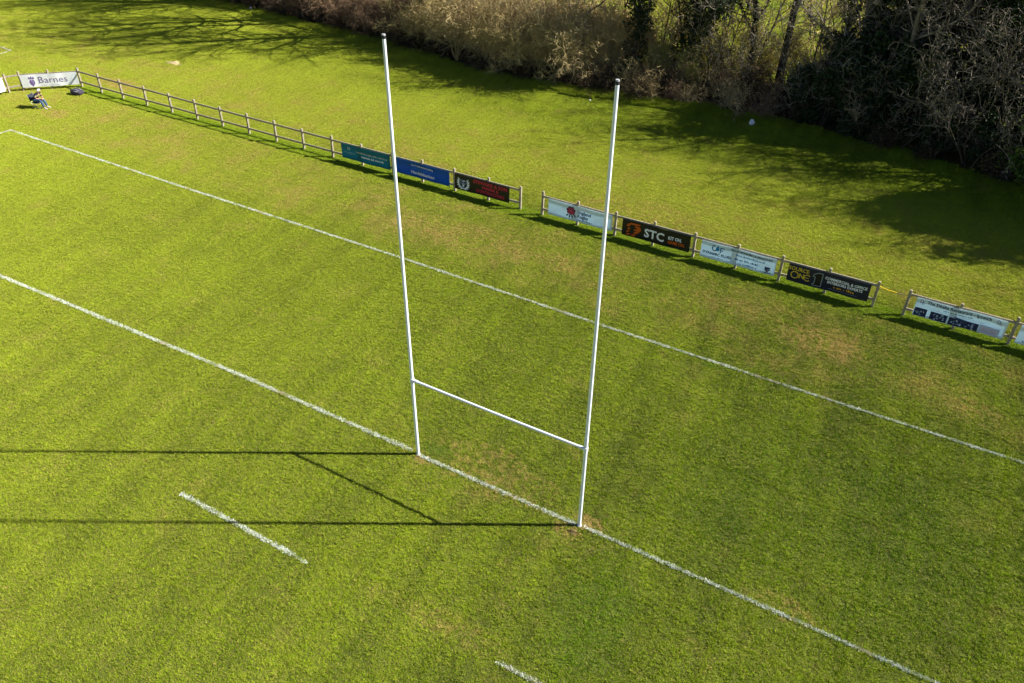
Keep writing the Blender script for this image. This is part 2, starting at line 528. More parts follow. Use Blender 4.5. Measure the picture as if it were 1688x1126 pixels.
# ------------------------------------------------------------------ painted lines: real painted blades over a thin painted sheet
def paint_line(name, label, pts, width, density=6000, seed=1, fade=None):
    rng = np.random.default_rng(seed)
    VV, FF, b = [], [], 0
    SV, SF = [], []
    for (p, q) in zip(pts, pts[1:]):
        p = np.array(p); q = np.array(q); L = np.linalg.norm(q - p); d = (q - p) / L; nrm = np.array([-d[1], d[0]])
        n = int(L * (width * 1.25) * density)
        s = rng.random(n) * L
        # soft ragged edge, width wanders along the line
        wv = 1 + 0.10 * np.sin(s * 2.1 + seed) + 0.07 * np.sin(s * 5.3 + seed * 2)
        off = np.clip(rng.normal(0, 0.27, n), -0.62, 0.62) * width * wv
        keep = np.ones(n, bool)
        # worn gaps
        gap = np.sin(s * 1.7 + seed) + np.sin(s * 4.1 + 2 * seed) + np.sin(s * 9.7) * .6
        keep &= rng.random(n) > np.clip((gap - 1.2) * 0.5, 0, 0.6)
        if fade is not None:
            keep &= rng.random(n) < np.clip((L - s) / fade, 0.05, 1)
        s, off = s[keep], off[keep]; n = len(s)
        c = p + s[:, None] * d + off[:, None] * nrm
        h = 0.034 + 0.022 * rng.random(n)
        a = rng.random(n) * 2 * PI; ld = rng.random(n) * 2 * PI; le = h * (0.4 + rng.random(n) * .7)
        wi = 0.006 + 0.004 * rng.random(n)
        w = np.stack([np.cos(a) * wi, np.sin(a) * wi], 1); ll = np.stack([np.cos(ld) * le, np.sin(ld) * le], 1)
        z0 = np.zeros((n, 1))
        V = np.stack([np.hstack([c - w, z0]), np.hstack([c + w, z0]), np.hstack([c + w * .7 + ll * .4, (h * .7)[:, None]]), np.hstack([c - w * .7 + ll, h[:, None]])], 1).reshape(-1, 3)
        k = np.arange(n) * 4 + b
        VV.append(V); FF.append(np.stack([k, k + 1, k + 2, k + 3], 1)); b += len(V)
        # base sheet
        m = max(2, int(L / 0.12))
        ss = np.linspace(0, L, m + 1)
        e = rng.normal(0, width * 0.07, (2, m + 1))
        Lf = p + ss[:, None] * d + (width * .36 + e[0])[:, None] * nrm
        Rt = p + ss[:, None] * d - (width * .36 + e[1])[:, None] * nrm
        V = np.concatenate([np.hstack([Lf, np.full((m + 1, 1), .004)]), np.hstack([Rt, np.full((m + 1, 1), .004)])])
        i = np.arange(m) + b
        VV.append(V); FF.append(np.stack([i, i + m + 1, i + m + 2, i + 1], 1)); b += len(V)
    o = mesh_obj(name, np_mesh(name, np.concatenate(VV), np.concatenate(FF), [M['paint']]))
    tag(o, label, None, kind='structure')
    return o
paint_line('goal_line', 'white goal line running through the feet of the posts', [(-23.2, -0.36), (-20.8, -0.30), (-13.6, -0.12), (-7.5, 0.02), (-0.25, 0.03)], 0.125, seed=1)
paint_line('goal_line', 'white goal line running through the feet of the posts', [(0.1, -0.03), (5.5, -0.03)], 0.115, seed=2)
paint_line('goal_line', 'white goal line running through the feet of the posts', [(5.75, 0.0), (11.5, 0.0), (17.5, -0.03), (34.0, -0.03)], 0.105, seed=3)
paint_line('dead_ball_line', 'white line crossing the field between posts and fence', [(-34.6, 9.33), (-20.8, 9.30), (-7.6, 9.35), (2.2, 9.25), (10.1, 9.25), (20.0, 9.3), (34.0, 9.3)], 0.10, seed=4)
paint_line('side_line', 'white side line meeting the far corner', [(-34.6, 9.33), (-34.7, 8.0), (-34.75, 2.0)], 0.10, seed=5)
paint_line('dash_line', 'short white dash on the turf in front of the posts', [(-5.05, -4.91), (-0.15, -4.94)], 0.118, seed=6, fade=0.9)
paint_line('dash_line', 'short white dash cut by the lower picture edge', [(9.5, -4.8), (5.75, -4.85)], 0.105, seed=7, fade=0.4)
paint_line('pitch_corner_line', 'white corner line of the neighbouring pitch beyond the fence', [(-53, 18.5), (-47.75, 18.1), (-47.6, 17.1), (-47.4, 12)], 0.10, seed=8)

# ------------------------------------------------------------------ goalposts
def goalposts():
    H = 12.78
    root = empty('rugby_goalposts', (0, 0, 0))
    tag(root, 'tall white rugby goalposts with crossbar standing on the goal line', 'goalposts')
    for x in (0.0, 5.6):
        mb = MB()
        zs = [0, 1.5, 3.0, 6.0, 9.0, H - 0.10]
        mb.tube([(x, 0, z) for z in zs], [0.052, 0.0515, 0.051, 0.047, 0.043, 0.040], 24)
        # sleeve joints of the pole
        for z, r in ((3.4, 0.0525), (8.2, 0.0465)):
            mb.tube([(x, 0, z - .05), (x, 0, z + .05)], r, 24)
        o = mb.build('upright_post', M['white_paint'], root)
        c = MB(); c.tube([(x, 0, H - 0.10), (x, 0, H - 0.03)], 0.0415, 20)
        co = c.build('end_cap', M['dark_cap'], o)
        c = MB(); c.tube([(x, 0, H - 0.03), (x, 0, H)], [0.043, 0.039], 20)
        c.build('cap_lid', M['grey_cap'], o)
        g = MB(); g.tube([(x, 0, 0.0), (x, 0, 0.035)], [0.085, 0.072], 20)
        g.build('ground_socket', M['grey_cap'], o)
    mb = MB(); mb.tube([(0.055, 0, 3.0), (2.8, 0, 2.985), (5.545, 0, 3.0)], 0.038, 18)
    bar = mb.build('crossbar', M['white_paint'], root)
    for x in (0.0, 5.6):
        mb = MB(); mb.tube([(x, 0, 2.93), (x, 0, 3.07)], 0.064, 20)
        s = 1 if x == 0 else -1
        mb.tube([(x + s * .06, 0, 3.0), (x + s * .2, 0, 3.0)], 0.047, 16)
        mb.build('bracket', M['white_paint'], bar)
goalposts()

# ------------------------------------------------------------------ fences
def fence(label, posts, gaps=(), over=0.0, seed=0):
    rng = random.Random(seed)
    root = empty('post_and_rail_fence', (posts[0][0], posts[0][1], 0))
    tag(root, label, 'fence', 'wooden fence around the pitch')
    ox, oy = posts[0]
    for (x, y) in posts:
        h = 1.17 + rng.uniform(-.025, .03)
        mb = MB()
        Mx = Matrix.Rotation(rng.uniform(-.02, .02), 3, 'X') @ Matrix.Rotation(rng.uniform(-.02, .02), 3, 'Y')
        mb.box((0, 0, h / 2), (0.105, 0.105, h), bev=0.012)
        # weathered top chamfer
        mb.box((0, 0, h + .008), (0.085, 0.085, 0.03), bev=0.012)
        o = mb.build('post', M['wood'], root)
        o.location = (x - ox, y - oy, 0)
        o.rotation_euler = (rng.uniform(-.018, .018), rng.uniform(-.018, .018), rng.uniform(-.05, .05))
    for i, ((ax, ay), (bx, by)) in enumerate(zip(posts, posts[1:])):
        L = math.hypot(bx - ax, by - ay); ang = math.atan2(by - ay, bx - ax)
        for z in (0.985, 0.33):
            mb = MB(); mb.box((L / 2, 0, 0), (L - 0.1, 0.05, 0.10), bev=0.008)
            o = mb.build('rail', M['wood'], root)
            o.location = (ax - ox, ay - oy, z + rng.uniform(-.01, .01)); o.rotation_euler = (0, rng.uniform(-.006, .006), ang)
    return root
FY = 15.92
leftx = [-5.43, -7.2, -9.12, -11.05, -12.88, -14.85, -16.85, -18.86, -20.84, -22.87, -24.92, -26.95, -29.05, -31.2, -33.33, -35.3]
left_posts = [(x, FY) for x in leftx] + [(-37.25, 15.98), (-38.52, 14.80), (-39.72, 13.66), (-40.1, 12.95), (-40.2, 11.2), (-40.25, 9.4)]
fence('long pale wooden rail fence turning the far corner, with bare rails and three banners', left_posts, seed=1)
fence('wooden rail fence between the two gaps, four banners hung on it', [(x, FY) for x in (-4.25, -2.42, -0.55, 1.28, 3.15, 5.02, 6.86, 8.73, 10.6)], seed=2)
fence('short wooden rail fence nearest the camera with a restaurant banner', [(x, FY) for x in (11.75, 13.55, 15.45, 17.3, 19.15)], seed=3)

# ------------------------------------------------------------------ banners
def flat(name, col, rough=0.45, backlit=0.42):
    t = NT(name)
    n = t.noise(t.obj(), 1.6, 4, 0.6)
    n2 = t.noise(t.obj(), 9.0, 3, 0.7)
    f = t.maprange(t.addn(t.mul(n, .7), t.mul(n2, .3)), 0.3, 0.7, 0.93, 1.04)
    c = t.mix(1.0, col, t.comb(f, f, f), 'MULTIPLY')
    return t.done(t.mixs(backlit, t.bsdf(c, rough, 0.3), t.transl(t.mix(1.0, c, (0.86, 0.98, 1.0), 'MULTIPLY'))))
BC = {}
def bcol(name, rgb):
    if name not in BC: BC[name] = flat('banner_' + name, rgb, backlit={'teal': .5, 'blue': .4, 'paleblue': .30}.get(name, 0.0))
    return BC[name]
PAL = dict(boardwhite=(0.90, 0.91, 0.92), white=(0.86, 0.88, 0.90), paleblue=(0.82, 0.92, 1.0), teal=(0.008, 0.22, 0.29), tealpale=(0.28, 0.50, 0.50), cream=(0.62, 0.58, 0.40),
           blue=(0.003, 0.120, 0.46), black=(0.008, 0.008, 0.009), navy=(0.010, 0.014, 0.035), red=(0.52, 0.022, 0.060), rose=(0.40, 0.02, 0.07), rosedark=(0.10, 0.010, 0.07),
           pink=(0.62, 0.16, 0.24), leafgreen=(0.012, 0.11, 0.08), ink=(0.030, 0.045, 0.13), orange=(0.62, 0.105, 0.012), sky=(0.02, 0.26, 0.55), skydeep=(0.01, 0.13, 0.36),
           yellow=(0.72, 0.50, 0.04), grey=(0.25, 0.29, 0.31), amber=(0.70, 0.36, 0.02), purple=(0.19, 0.12, 0.33), lilac=(0.52, 0.53, 0.70), crest=(0.22, 0.055, 0.03), photo=(0.022, 0.030, 0.085), photolight=(0.42, 0.55, 0.68), steel=(0.22, 0.28, 0.42))

def text_geo(body, size, align='LEFT', xs=1.0, bold=0.0, shear=0.0, space=1.0):
    cu = bpy.data.curves.new('txt', 'FONT')
    cu.body = body; cu.size = size; cu.align_x = align; cu.align_y = 'CENTER'
    cu.offset = bold; cu.shear = shear; cu.space_character = space; cu.resolution_u = 2
    ob = bpy.data.objects.new('txt', cu); COL.objects.link(ob)
    dg = bpy.context.evaluated_depsgraph_get(); dg.update()
    me = bpy.data.meshes.new_from_object(ob.evaluated_get(dg))
    vs = [(v.co.x * xs, v.co.y) for v in me.vertices]; fs = [list(p.vertices) for p in me.polygons]
    bpy.data.objects.remove(ob); bpy.data.curves.remove(cu); bpy.data.meshes.remove(me)
    return vs, fs

class Banner:
    def __init__(self, base, w, h, seed=0):
        self.w, self.h = w, h
        self.rng = random.Random(seed)
        self.mats = [bcol(base, PAL[base])]; self.names = [base]
        self.V, self.F, self.MI = [], [], []
        self.layer = 0
        # the sheet: a thin closed slab with fine columns
        nx = 64
        for side, y in ((0, -0.003), (1, 0.003)):
            for i in range(nx + 1):
                for z in (0, h): self.V.append((w * i / nx, y, z))
        n1 = 2 * (nx + 1)
        for i in range(nx):
            a = 2 * i
            self.F.append([a, a + 2, a + 3, a + 1]); self.F.append([n1 + a, n1 + a + 1, n1 + a + 3, n1 + a + 2])
            self.F.append([a, n1 + a, n1 + a + 2, a + 2]); self.F.append([a + 1, a + 3, n1 + a + 3, n1 + a + 1])
        self.F.append([0, 1, n1 + 1, n1]); e = 2 * nx; self.F.append([e, n1 + e, n1 + e + 1, e + 1])
        self.MI = [0] * len(self.F)
    def mi(self, c):
        if c not in self.names:
            self.names.append(c); self.mats.append(bcol(c, PAL[c]))
        return self.names.index(c)
    def geo(self, vs, fs, c):
        self.layer += 1
        y = -0.0065 - 0.0005 * self.layer
        b = len(self.V); m = self.mi(c)
        self.V += [(x, y, z) for x, z in vs]
        for f in fs: self.F.append([b + i for i in f]); self.MI.append(m)
        return self
    def text(self, body, x, z, size, c, align='LEFT', xs=1.0, bold=0.0, shear=0.0, space=1.0):
        vs, fs = text_geo(body, size, align, xs, bold, shear, space)
        return self.geo([(x + a, z + b) for a, b in vs], fs, c)
    def poly(self, pts, c): return self.geo(pts, [list(range(len(pts)))], c)
    def rect(self, x0, z0, x1, z1, c):
        n = max(1, int((x1 - x0) / 0.15))
        vs = []
        for i in range(n + 1):
            xx = x0 + (x1 - x0) * i / n; vs += [(xx, z0), (xx, z1)]
        return self.geo(vs, [[2 * i, 2 * i + 2, 2 * i + 3, 2 * i + 1] for i in range(n)], c)
    def ell(self, cx, cz, rx, rz, c, n=22, rot=0.0, a0=0.0, a1=2 * PI):
        pts = []
        for i in range(n):
            a = a0 + (a1 - a0) * i / (n if a1 - a0 > 6.28 else n - 1)
            px, pz = rx * math.cos(a), rz * math.sin(a)
            pts.append((cx + px * math.cos(rot) - pz * math.sin(rot), cz + px * math.sin(rot) + pz * math.cos(rot)))
        return self.poly(pts, c)
    def arc(self, cx, cz, r0, r1, a0, a1, c, n=16, taper=False, sx=1.0):
        vs, fs = [], []
        for i in range(n + 1):
            a = a0 + (a1 - a0) * i / n
            rr0 = r0; rr1 = r1
            if taper:
                k = math.sin(PI * min(1, (i / n) * 0.9 + .1)) ; mid = (r0 + r1) / 2; hw = (r1 - r0) / 2 * (0.25 + .75 * k)
                rr0, rr1 = mid - hw, mid + hw
            vs += [(cx + sx * rr0 * math.cos(a), cz + rr0 * math.sin(a)), (cx + sx * rr1 * math.cos(a), cz + rr1 * math.sin(a))]
        for i in range(n): fs.append([2 * i, 2 * i + 1, 2 * i + 3, 2 * i + 2])
        return self.geo(vs, fs, c)
    def smudge(self, x0, x1, z, h, c):
        """a line of lettering too small to read in the photograph: irregular strokes"""
        x = x0
        while x < x1:
            wl = self.rng.uniform(0.3, 0.75) * h
            hh = h * self.rng.choice((0.62, 0.7, 1.0))
            self.rect(x, z - h / 2, min(x + wl, x1), z - h / 2 + hh, c)
            self.layer -= 1
            x += wl + h * self.rng.choice((0.22, 0.22, 0.3, 0.8))
        self.layer += 1
        return self
    def build(self, name, label, origin, angle, z0):
        me = bpy.data.meshes.new(name)
        ph = self.rng.uniform(0, 6)
        V = []
        for (x, y, z) in self.V:
            k = z / self.h
            y += 0.010 * math.sin(x * 3.9 + ph) + 0.004 * math.sin(x * 8.1 + ph * 2)
            V.append((x, y, z - 0.006 * math.sin(x * 2.2 + ph)))
        me.from_pydata(V, [], self.F)
        for m in self.mats: me.materials.append(m)
        me.polygons.foreach_set('material_index', self.MI)
        me.update()
        o = mesh_obj(name, me)
        o.location = (origin[0], origin[1], z0)
        o.rotation_euler = (0, 0, angle)
        tag(o, label, 'banner', 'sponsor banners tied to the fence')
        # eyelet ties at the corners
        return o
BY = FY - 0.052 - 0.030
H = 0.78; Z0 = 0.205
# 1 teal
b = Banner('teal', 3.15, H, 1)
b.poly([(.42, .66), (.58, .66), (.58, .54), (.50, .47), (.42, .54)], 'tealpale'); b.rect(.485, .50, .515, .65, 'teal')
b.smudge(.16, .86, .36, .055, 'tealpale'); b.smudge(.36, .70, .27, .03, 'tealpale')
b.smudge(.95, 2.95, .50, .07, 'cream'); b.text("LET'S GET BACK YOU ARE" if False else '', 0, 0, .1, 'white') if False else None
b.smudge(1.30, 2.72, .31, .10, 'white')
b.build('banner', 'teal sponsor banner with pale lettering, first after the bare rails', (-16.12, BY), 0, Z0)
# 2 blue
b = Banner('blue', 3.22, H, 2)
b.text('Local relationship banking', 1.60, .62, .125, 'white', 'CENTER', 1.0, .001); b.smudge(1.0, 1.9, .47, .045, 'sky')
b.text('Handelsbanken', 1.62, .24, .235, 'white', 'CENTER', .98, .004)
b.build('banner', 'royal blue bank banner with white lettering', (-12.60, BY), 0, Z0)
# 3 black
b = Banner('black', 3.08, H, 3)
cx, cz = .50, .39
for s in (-1, 1):
    a0 = -PI / 2; a1 = -PI / 2 + s * 2.35
    b.arc(cx, cz, .235, .335, a0, a1, 'white', taper=True)
    for k in range(6):
        a = a0 + (a1 - a0) * (k + 1) / 6.5
        b.ell(cx + .335 * math.cos(a), cz + .335 * math.sin(a), .075, .022, 'white', 10, a + s * 0.8)
b.ell(cx, cz + .05, .15, .15, 'ink'); b.ell(cx, cz - .08, .085, .15, 'steel'); b.arc(cx - .12, cz + .06, .06, .10, 0.5, 5.0, 'steel'); b.arc(cx + .12, cz + .06, .06, .10, PI - 5.0, PI - 0.5, 'steel')
b.ell(cx, cz - .13, .035, .06, 'white'); b.ell(cx + .03, cz + .12, .08, .04, 'lilac', 10, .4)
b.text('STEWARD & SON', 2.03, .63, .245, 'red', 'CENTER', .98, .010)
b.text('FARMER &', 2.03, .41, .205, 'red', 'CENTER', 1, .008); b.text('CONTRACTORS', 2.03, .19, .215, 'red', 'CENTER', 1, .008)
b.build('banner', 'black banner with red capitals and a white horned emblem', (-9.07, BY), 0, Z0)
# 4 rose
b = Banner('paleblue', 3.22, H, 4)
cx, cz = 1.17, .47
for k in range(7):
    a = k * 2 * PI / 7 + .2
    b.ell(cx + .135 * math.cos(a), cz + .125 * math.sin(a), .095, .085, 'rosedark' if k < 4 else 'rose', 14, a)
for k in range(6):
    a = k * 2 * PI / 6 + .5
    b.ell(cx + .085 * math.cos(a), cz + .08 * math.sin(a), .07, .055, 'rose', 12, a)
for k in range(5):
    a = k * 2 * PI / 5
    b.arc(cx + .06 * math.cos(a), cz + .06 * math.sin(a), .045, .060, a - .9, a + .9, 'pink', 8)
b.ell(cx, cz, .035, .03, 'pink')
for (dx, dz, r) in ((-.17, -.24, .6), (-.05, -.28, 1.3), (.07, -.28, -1.3), (.19, -.22, -.7)):
    b.ell(cx + dx, cz + dz, .085, .038, 'leafgreen', 12, r)
b.text('England', 1.50, .48, .235, 'ink', 'LEFT', .95, .006); b.text('Rugby', 1.50, .28, .235, 'ink', 'LEFT', .95, .006)
b.smudge(1.50, 2.28, .12, .045, 'ink')
b.build('banner', 'pale banner with red rose emblem and dark lettering', (-3.90, BY), 0, Z0)
# 5 STC
b = Banner('black', 3.16, H, 5)
def par(x0, z0, L, t, sh): return [(x0, z0), (x0 + L, z0), (x0 + L + sh, z0 + t), (x0 + sh, z0 + t)]
b.poly(par(.42, .60, .38, .085, .07), 'orange'); b.poly(par(.27, .475, .52, .085, .0), 'orange'); b.poly([(.20, .49), (.27, .475), (.50, .66), (.42, .69), (.27, .60)], 'orange')
b.poly(par(.27, .33, .50, .085, .0), 'orange'); b.poly([(.72, .475), (.79, .56), (.88, .50), (.88, .38), (.72, .20), (.64, .24)], 'orange'); b.poly(par(.20, .19, .50, .085, .06), 'orange'); b.poly(par(.20, .06, .42, .085, .05), 'orange')
b.text('STC', 1.52, .36, .56, 'white', 'CENTER', .95, .016)
b.text('KIT ON.', 2.16, .44, .215, 'white', 'LEFT', .80, .007); b.text('GAME ON.', 2.16, .24, .215, 'orange', 'LEFT', .76, .007)
b.build('banner', 'black banner with large white initials and an orange striped emblem', (-0.18, BY), 0, Z0)
# 6 dynamic
b = Banner('paleblue', 3.20, H, 6)
cx, cz = .72, .55
b.ell(cx, cz - .02, .085, .085, 'sky'); b.poly([(cx - .075, cz + .02), (cx + .075, cz + .02), (cx + .01, cz + .17)], 'sky')
b.arc(cx - .13, cz - .02, .075, .125, PI * .75, PI * 1.95, 'skydeep'); b.rect(cx - .24, cz + .08, cx - .12, cz + .125, 'skydeep')
b.rect(cx + .11, cz - .16, cx + .155, cz + .08, 'skydeep'); b.rect(cx + .11, cz + .05, cx + .29, cz + .09, 'skydeep'); b.rect(cx + .13, cz - .06, cx + .25, cz - .02, 'skydeep')
b.text('DYNAMIC FLUID', .72, .27, .165, 'ink', 'CENTER', 1.02, .006); b.smudge(.42, 1.02, .12, .05, 'steel')
b.text('PROUD SPONSORS OF IPSWICH RFC', 2.16, .655, .125, 'ink', 'CENTER', .86, .004)
b.text('www.dynamicfluid.co.uk', 2.13, .49, .14, 'skydeep', 'CENTER', .90, .002)
b.smudge(1.50, 2.55, .30, .085, 'skydeep'); b.smudge(1.62, 2.45, .14, .075, 'skydeep')
b.poly([(2.77, .33), (3.0, .33), (2.99, .19), (2.885, .09), (2.78, .19)], 'ink'); b.poly([(2.80, .31), (2.88, .31), (2.88, .13), (2.80, .20)], 'crest'); b.poly([(2.89, .31), (2.97, .31), (2.96, .20), (2.89, .13)], 'steel'); b.poly([(2.86, .29), (2.90, .29), (2.88, .15)], 'amber'); b.rect(2.74, .05, 3.04, .085, 'ink')
b.build('banner', 'pale blue banner with a blue water drop logo and a small crest', (3.47, BY), 0, Z0)
# 7 source one
b = Banner('navy', 3.20, H, 7)
b.text('SOURCE', .42, .60, .235, 'yellow', 'CENTER', .92, .004)
b.arc(.29, .33, .125, .165, 0, 2 * PI, 'yellow', 24); b.text('N', .565, .33, .31, 'yellow', 'CENTER', .9, .006); b.arc(.80, .33, .115, .15, .75, 2 * PI - .75, 'yellow', 16); b.rect(.67, .315, .86, .345, 'yellow')
one = [(1.02, .08), (1.38, .08), (1.38, .70), (1.18, .70), (1.02, .60), (1.0, .47), (1.08, .47), (1.08, .18), (1.02, .16)]
b.poly(one, 'grey'); b.poly([(1.05, .11), (1.35, .11), (1.35, .67), (1.19, .67), (1.05, .58), (1.035, .50), (1.11, .50), (1.11, .16), (1.05, .15)], 'black')
b.text('COMMERCIAL & OFFICE', 2.28, .545, .165, 'white', 'CENTER', .92, .005); b.text('INTERIORS EXPERTS', 2.26, .39, .165, 'white', 'CENTER', .92, .005)
b.smudge(1.86, 2.66, .24, .10, 'amber'); b.smudge(1.68, 2.80, .12, .03, 'steel')
b.build('banner', 'dark navy banner with yellow words and an outlined numeral', (7.17, BY), 0, Z0)
# 8 restaurant
b = Banner('paleblue', 3.16, H, 8)
b.text('The Dhaka Restaurant - Ipswich', 1.50, .665, .185, 'ink', 'CENTER', .93, .004); b.smudge(1.0, 2.02, .51, .055, 'ink'); b.smudge(.5, 2.4, .43, .018, 'steel')
for x in (.13, 2.80):
    b.text('D', x, .65, .24, 'purple', 'LEFT', .7, .0); b.text('h', x + .085, .60, .24, 'purple', 'LEFT', .7, .0)
rr = random.Random(4)
for (x0, x1, z1) in ((.03, .47, .37), (.60, 1.20, .36), (1.26, 1.80, .35), (1.80, 2.28, .35)):
    b.rect(x0, .02, x1, z1, 'photo'); 
    for k in range(15):
        c = rr.choice(('photolight', 'steel', 'ink', 'lilac', 'photolight'))
        px, pz = rr.uniform(x0 + .06, x1 - .06), rr.uniform(.07, z1 - .06)
        b.poly([(px + rr.uniform(-.055, .0), pz + rr.uniform(-.045, 0)), (px + rr.uniform(0, .055), pz + rr.uniform(-.045, 0)), (px + rr.uniform(0, .055), pz + rr.uniform(0, .045)), (px + rr.uniform(-.055, 0), pz + rr.uniform(0, .045))], c)
b.poly([(1.36, .42), (1.84, .36), (1.84, .22), (1.72, .24)], 'ink')
b.rect(2.30, .03, 2.98, .37, 'lilac'); b.smudge(2.42, 2.86, .25, .03, 'pink'); b.smudge(2.42, 2.86, .16, .03, 'pink')
b.build('banner', 'pale restaurant banner with a strip of dark pictures along its foot', (12.05, BY), 0, Z0)
# 9 next one, only its end in view
b = Banner('paleblue', 3.10, H, 9)
b.smudge(.22, 2.5, .14, .09, 'ink'); b.rect(.4, .3, 2.6, .62, 'steel')
b.build('banner', 'pale blue banner end cut off by the right picture edge', (15.62, BY), 0, Z0)
# corner banners, seen from the pitch side
def corner_banner(b, A, B, label):
    ang = math.atan2(B[1] - A[1], B[0] - A[0])
    nx, ny = math.sin(ang), -math.cos(ang)
    b.build('banner', label, (A[0] + nx * .085, A[1] + ny * .085), ang, Z0)
b = Banner('boardwhite', 3.27, H, 10)
b.ell(.62, .30, .155, .20, 'purple'); b.poly([(.44, .50), (.48, .66), (.56, .57), (.62, .70), (.68, .57), (.76, .66), (.80, .50)], 'purple'); b.ell(.62, .47, .06, .05, 'lilac'); b.arc(.62, .30, .07, .09, -.9, 1.9, 'lilac'); b.ell(.62, .12, .05, .07, 'purple')
b.text('Barnes', .95, .40, .56, 'purple', 'LEFT', 1.12, -.004)
# little serifs that the letters carry
b.rect(.945, .205, 1.02, .222, 'purple')
b.smudge(1.1, 2.2, .10, .04, 'lilac'); b.poly([(2.72, .10), (2.62, .02), (3.05, .66), (3.12, .70)], 'paleblue')
corner_banner(b, (-39.70, 13.68), (-37.30, 15.93), 'white banner with purple thistle emblem on the far fence corner')
b = Banner('boardwhite', 3.15, H, 11)
b.smudge(.4, 2.6, .40, .16, 'purple'); b.rect(.3, .2, 2.7, .215, 'purple')
corner_banner(b, (-40.28, 9.6), (-40.12, 12.72), 'white banner cut off by the left picture edge')

# rope across the gap
mb = MB()
mb.tube([(10.66, FY, .97), (10.80, FY, .93), (11.0, FY, .90), (11.30, FY, .89)], 0.022, 8, 0)
mb.tube([(11.30, FY, .89), (11.5, FY, .895), (11.69, FY, .92)], 0.009, 6, 1)
tag(mb.build('rope', [simple('yellow_rope', (0.75, 0.52, 0.02), 0.6), simple('grey_cord', (0.2, 0.19, 0.16), 0.8)]), 'yellow rope strung across the gap between two fence ends', 'rope')

# ------------------------------------------------------------------ person on a folding chair, bag
def skin_mesh(name, verts, edges, radii, mats, root=0, sub=2, smooth=True, parent=None):
    me = bpy.data.meshes.new(name)
    me.from_pydata(verts, edges, [])
    for m in (mats if isinstance(mats, list) else [mats]): me.materials.append(m)
    o = mesh_obj(name, me, parent)
    md = o.modifiers.new('skin', 'SKIN')
    sk = me.skin_vertices[0].data
    for i, r in enumerate(radii):
        sk[i].radius = (r, r) if not hasattr(r, '__len__') else r
        sk[i].use_root = (i == root)
    md.use_smooth_shade = True
    s = o.modifiers.new('sub', 'SUBSURF'); s.levels = sub; s.render_levels = sub
    return o
def lean_fwd(co):
    k = co[2] - .6
    return (co[0] + k * .36, co[1], co[2] - k * .10)
class G:
    def __init__(self, lean=False): self.v, self.e, self.r, self.lean = [], [], [], lean
    def p(self, co, r, to=None):
        if self.lean and co[2] > .6: co = lean_fwd(co)
        self.v.append(co); self.r.append(r); i = len(self.v) - 1
        if to is not None: self.e.append((to, i))
        return i
